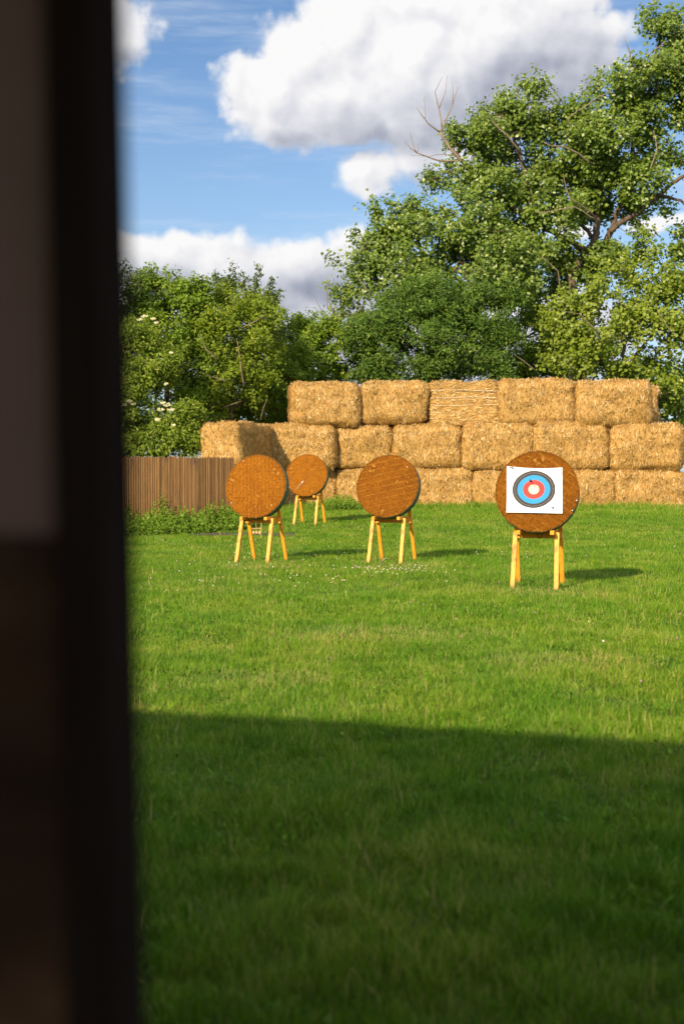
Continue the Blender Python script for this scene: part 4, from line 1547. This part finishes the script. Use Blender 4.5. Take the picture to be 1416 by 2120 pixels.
def clover():
    m, nt, b = material('clover_heads')
    c = ramp(attr('rnd'), [(0.0, (0.62, 0.58, 0.46)), (0.55, (0.70, 0.64, 0.54)), (0.75, (0.50, 0.28, 0.36)), (1.0, (0.36, 0.14, 0.26))])
    setc(nt, b, c, 0.8, 0.1)
    rs = np.random.default_rng(9)
    pts = []

    def patch(px, py, sx, sy, n, pink):
        for k in range(n):
            qx, qy = rs.normal(px, sx), rs.normal(py, sy)
            if qy < 1085: continue
            d = F_PX * EYE / (qy - HOR)
            if d > 36 or rs.random() < 0.45: continue
            pts.append((P(qx, qy, d).x, d, 0.7 + 0.3 * rs.random() if rs.random() < pink else rs.uniform(0, 0.6)))
    patch(840, 1186, 40, 5, 70, 0.05)
    patch(760, 1182, 30, 8, 40, 0.1)
    patch(560, 1155, 60, 8, 50, 0.15)
    patch(640, 1200, 90, 15, 60, 0.3)
    patch(620, 1150, 200, 20, 60, 0.3)
    patch(480, 1205, 90, 14, 30, 0.7)
    patch(340, 1120, 40, 14, 24, 0.4)
    patch(900, 1160, 260, 30, 60, 0.4)
    patch(1250, 1130, 120, 30, 34, 0.6)
    patch(800, 1250, 350, 60, 40, 0.5)
    patch(800, 1400, 350, 100, 7, 0.6)
    vs, fs, rn = [], [], []
    for (x, y, r) in pts:
        z = float(gzf(np.array(x), np.array(y))) + rs.uniform(0.05, 0.095)
        s = rs.uniform(0.006, 0.012)
        bidx = len(vs)
        for j, zz in enumerate((-1, 0, 1)):
            for k in range(6):
                a = k * math.pi / 3 + j * 0.5
                rr = s * (0.55, 1.0, 0.6)[j]
                vs.append((x + rr * math.cos(a), y + rr * math.sin(a), z + zz * s * 0.8))
                rn.append(r)
        for j in range(2):
            for k in range(6):
                k2 = (k + 1) % 6
                fs.append((bidx + j * 6 + k, bidx + j * 6 + k2, bidx + j * 6 + 6 + k2, bidx + j * 6 + 6 + k))
        # stalk down to the turf
        fs.append((bidx + 0, bidx + 1, bidx + 2, bidx + 3))
        fs.append((bidx + 12, bidx + 13, bidx + 14, bidx + 15))
        fs.append((bidx + 12, bidx + 15, bidx + 16, bidx + 17))
    o = mesh_np('clover_flowers', np.array(vs), [np.array(fs)], {'rnd': rn}, m)
    tag(o, 'white and pink clover heads scattered through the lawn', 'clover', kind='stuff')


clover()


# ------------------------------------------------------------------ barn: the doorway the photograph is taken from; its roof shades the near lawn
def barn():
    dp = 0.95
    corner = P(255, 1060, dp)
    root = empty('barn', (corner.x, corner.y, 0), (0, 0, R(-18.5)))
    tag(root, 'dark timber barn whose doorpost fills the left edge of the photo', 'barn')
    dark, nt, b = material('dark_timber')
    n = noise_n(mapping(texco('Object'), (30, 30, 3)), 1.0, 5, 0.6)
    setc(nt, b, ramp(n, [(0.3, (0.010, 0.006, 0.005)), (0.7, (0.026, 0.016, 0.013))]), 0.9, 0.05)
    panelm, nt, b = material('grey_wall_panel')
    n = noise_n(texco('Object'), 2.0, 5, 0.6)
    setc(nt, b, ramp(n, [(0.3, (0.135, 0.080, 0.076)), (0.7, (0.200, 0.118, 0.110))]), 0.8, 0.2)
    boards, nt, b = material('brown_boards')
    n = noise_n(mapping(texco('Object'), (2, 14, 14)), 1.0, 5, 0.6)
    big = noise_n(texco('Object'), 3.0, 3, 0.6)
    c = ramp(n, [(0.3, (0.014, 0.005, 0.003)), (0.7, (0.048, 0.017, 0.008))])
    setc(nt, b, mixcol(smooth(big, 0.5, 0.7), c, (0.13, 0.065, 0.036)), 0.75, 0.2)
    rooft = m_plain('roof_felt', (0.05, 0.045, 0.04), 0.9, 0.1)
    tilt = Matrix.Translation((0, 0, 1.67)) @ Matrix.Rotation(R(-1.15), 4, 'Y') @ Matrix.Translation((0, 0, -1.67))
    mb = MB()
    mb.box((-0.0405, -0.03, 0.0), (0.0, 0.022, 2.72), tilt, 0.003)
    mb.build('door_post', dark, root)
    H = 3.72
    mb = MB()
    sp = P(60, 1112, 0.93).z
    tl = math.tan(R(1.15))
    def slanted(z0, z1, y0, y1):
        xr = lambda z: -0.0417 - (z - 1.67) * tl
        vs = [(-9, y0, z0), (xr(z0), y0, z0), (xr(z0), y1, z0), (-9, y1, z0), (-9, y0, z1), (xr(z1), y0, z1), (xr(z1), y1, z1), (-9, y1, z1)]
        return vs, [(3, 2, 1, 0), (4, 5, 6, 7), (0, 1, 5, 4), (1, 2, 6, 5), (2, 3, 7, 6), (3, 0, 4, 7)]
    mb.poly(*slanted(sp, 2.72, -0.015, 0.04))
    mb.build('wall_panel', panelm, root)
    mb = MB()
    mb.poly(*slanted(0.0, sp - 0.002, -0.022, 0.045))
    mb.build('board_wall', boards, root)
    mb = MB()
    mb.box((-9, -0.028, 2.75), (7.0, 0.05, H))
    mb.box((1.78, -0.03, 0.0), (7.0, 0.05, 2.75 - 0.002))  # unseen stretch, extended to darken the near lawn
    mb.build('front_wall', dark, root)
    mb = MB()
    mb.box((-9, -7.0, 2.9), (7.0, -6.92, H + 2.4))  # unseen; left open below so light reaches the wall panel
    mb.build('rear_wall', panelm, root)
    for x in (-9.06,):
        mb = MB()
        mb.poly([(x, -6.9, 0), (x, -0.04, 0), (x, -0.04, H), (x, -6.9, H + 2.3), (x + 0.05, -6.9, 0), (x + 0.05, -0.04, 0), (x + 0.05, -0.04, H), (x + 0.05, -6.9, H + 2.3)],
                [(0, 1, 2, 3), (7, 6, 5, 4), (0, 4, 5, 1), (1, 5, 6, 2), (2, 6, 7, 3), (3, 7, 4, 0)])
        mb.build('side_wall', dark, root)
    mb = MB()
    x0, x1 = -9.3, 7.2
    za, zb = H + 0.005, H + 2.45
    nseg = 70
    rv, rf = [], []
    for i in range(nseg + 1):       # unseen felt roof, ragged eave shaped to roughen the lawn shadow's edge
        x = x0 + (x1 - x0) * i / nseg
        e = 0.05 * mnoise.noise(Vector((x * 0.9, 3.0, 0))) + 0.035 * mnoise.noise(Vector((x * 3.1, 1.0, 0))) + 0.02 * mnoise.noise(Vector((x * 9.0, 7.0, 0)))
        rv += [(x, 0.25 + e, za), (x, -7.2, zb), (x, -7.2, zb + 0.1), (x, 0.25 + e, za + 0.1 + e)]
    for i in range(nseg):
        a, b2 = i * 4, i * 4 + 4
        for k in range(4):
            k2 = (k + 1) % 4
            rf.append((a + k, a + k2, b2 + k2, b2 + k))
    rf += [(3, 2, 1, 0), tuple(nseg * 4 + k for k in range(4))]
    mb.poly(rv, rf)
    mb.build('roof', rooft, root)
    mb = MB()
    rv, rf = [], []
    for i in range(nseg + 1):       # unseen overhang added to darken the near lawn
        x = x0 + (x1 - x0) * i / nseg
        e = 0.05 * mnoise.noise(Vector((x * 0.9, 3.0, 0))) + 0.035 * mnoise.noise(Vector((x * 3.1, 1.0, 0))) + 0.02 * mnoise.noise(Vector((x * 9.0, 7.0, 0)))
        rv += [(x, 1.42 + e, H - 0.69), (x, 0.32, H - 0.03), (x, 0.32, H + 0.07), (x, 1.42 + e, H - 0.60 + e)]
    for i in range(nseg):
        a, b2 = i * 4, i * 4 + 4
        for k in range(4):
            k2 = (k + 1) % 4
            rf.append((a + k, a + k2, b2 + k2, b2 + k))
    rf += [(3, 2, 1, 0), tuple(nseg * 4 + k for k in range(4))]
    mb.poly(rv, rf)
    mb.build('shade_canopy', rooft, root)


barn()
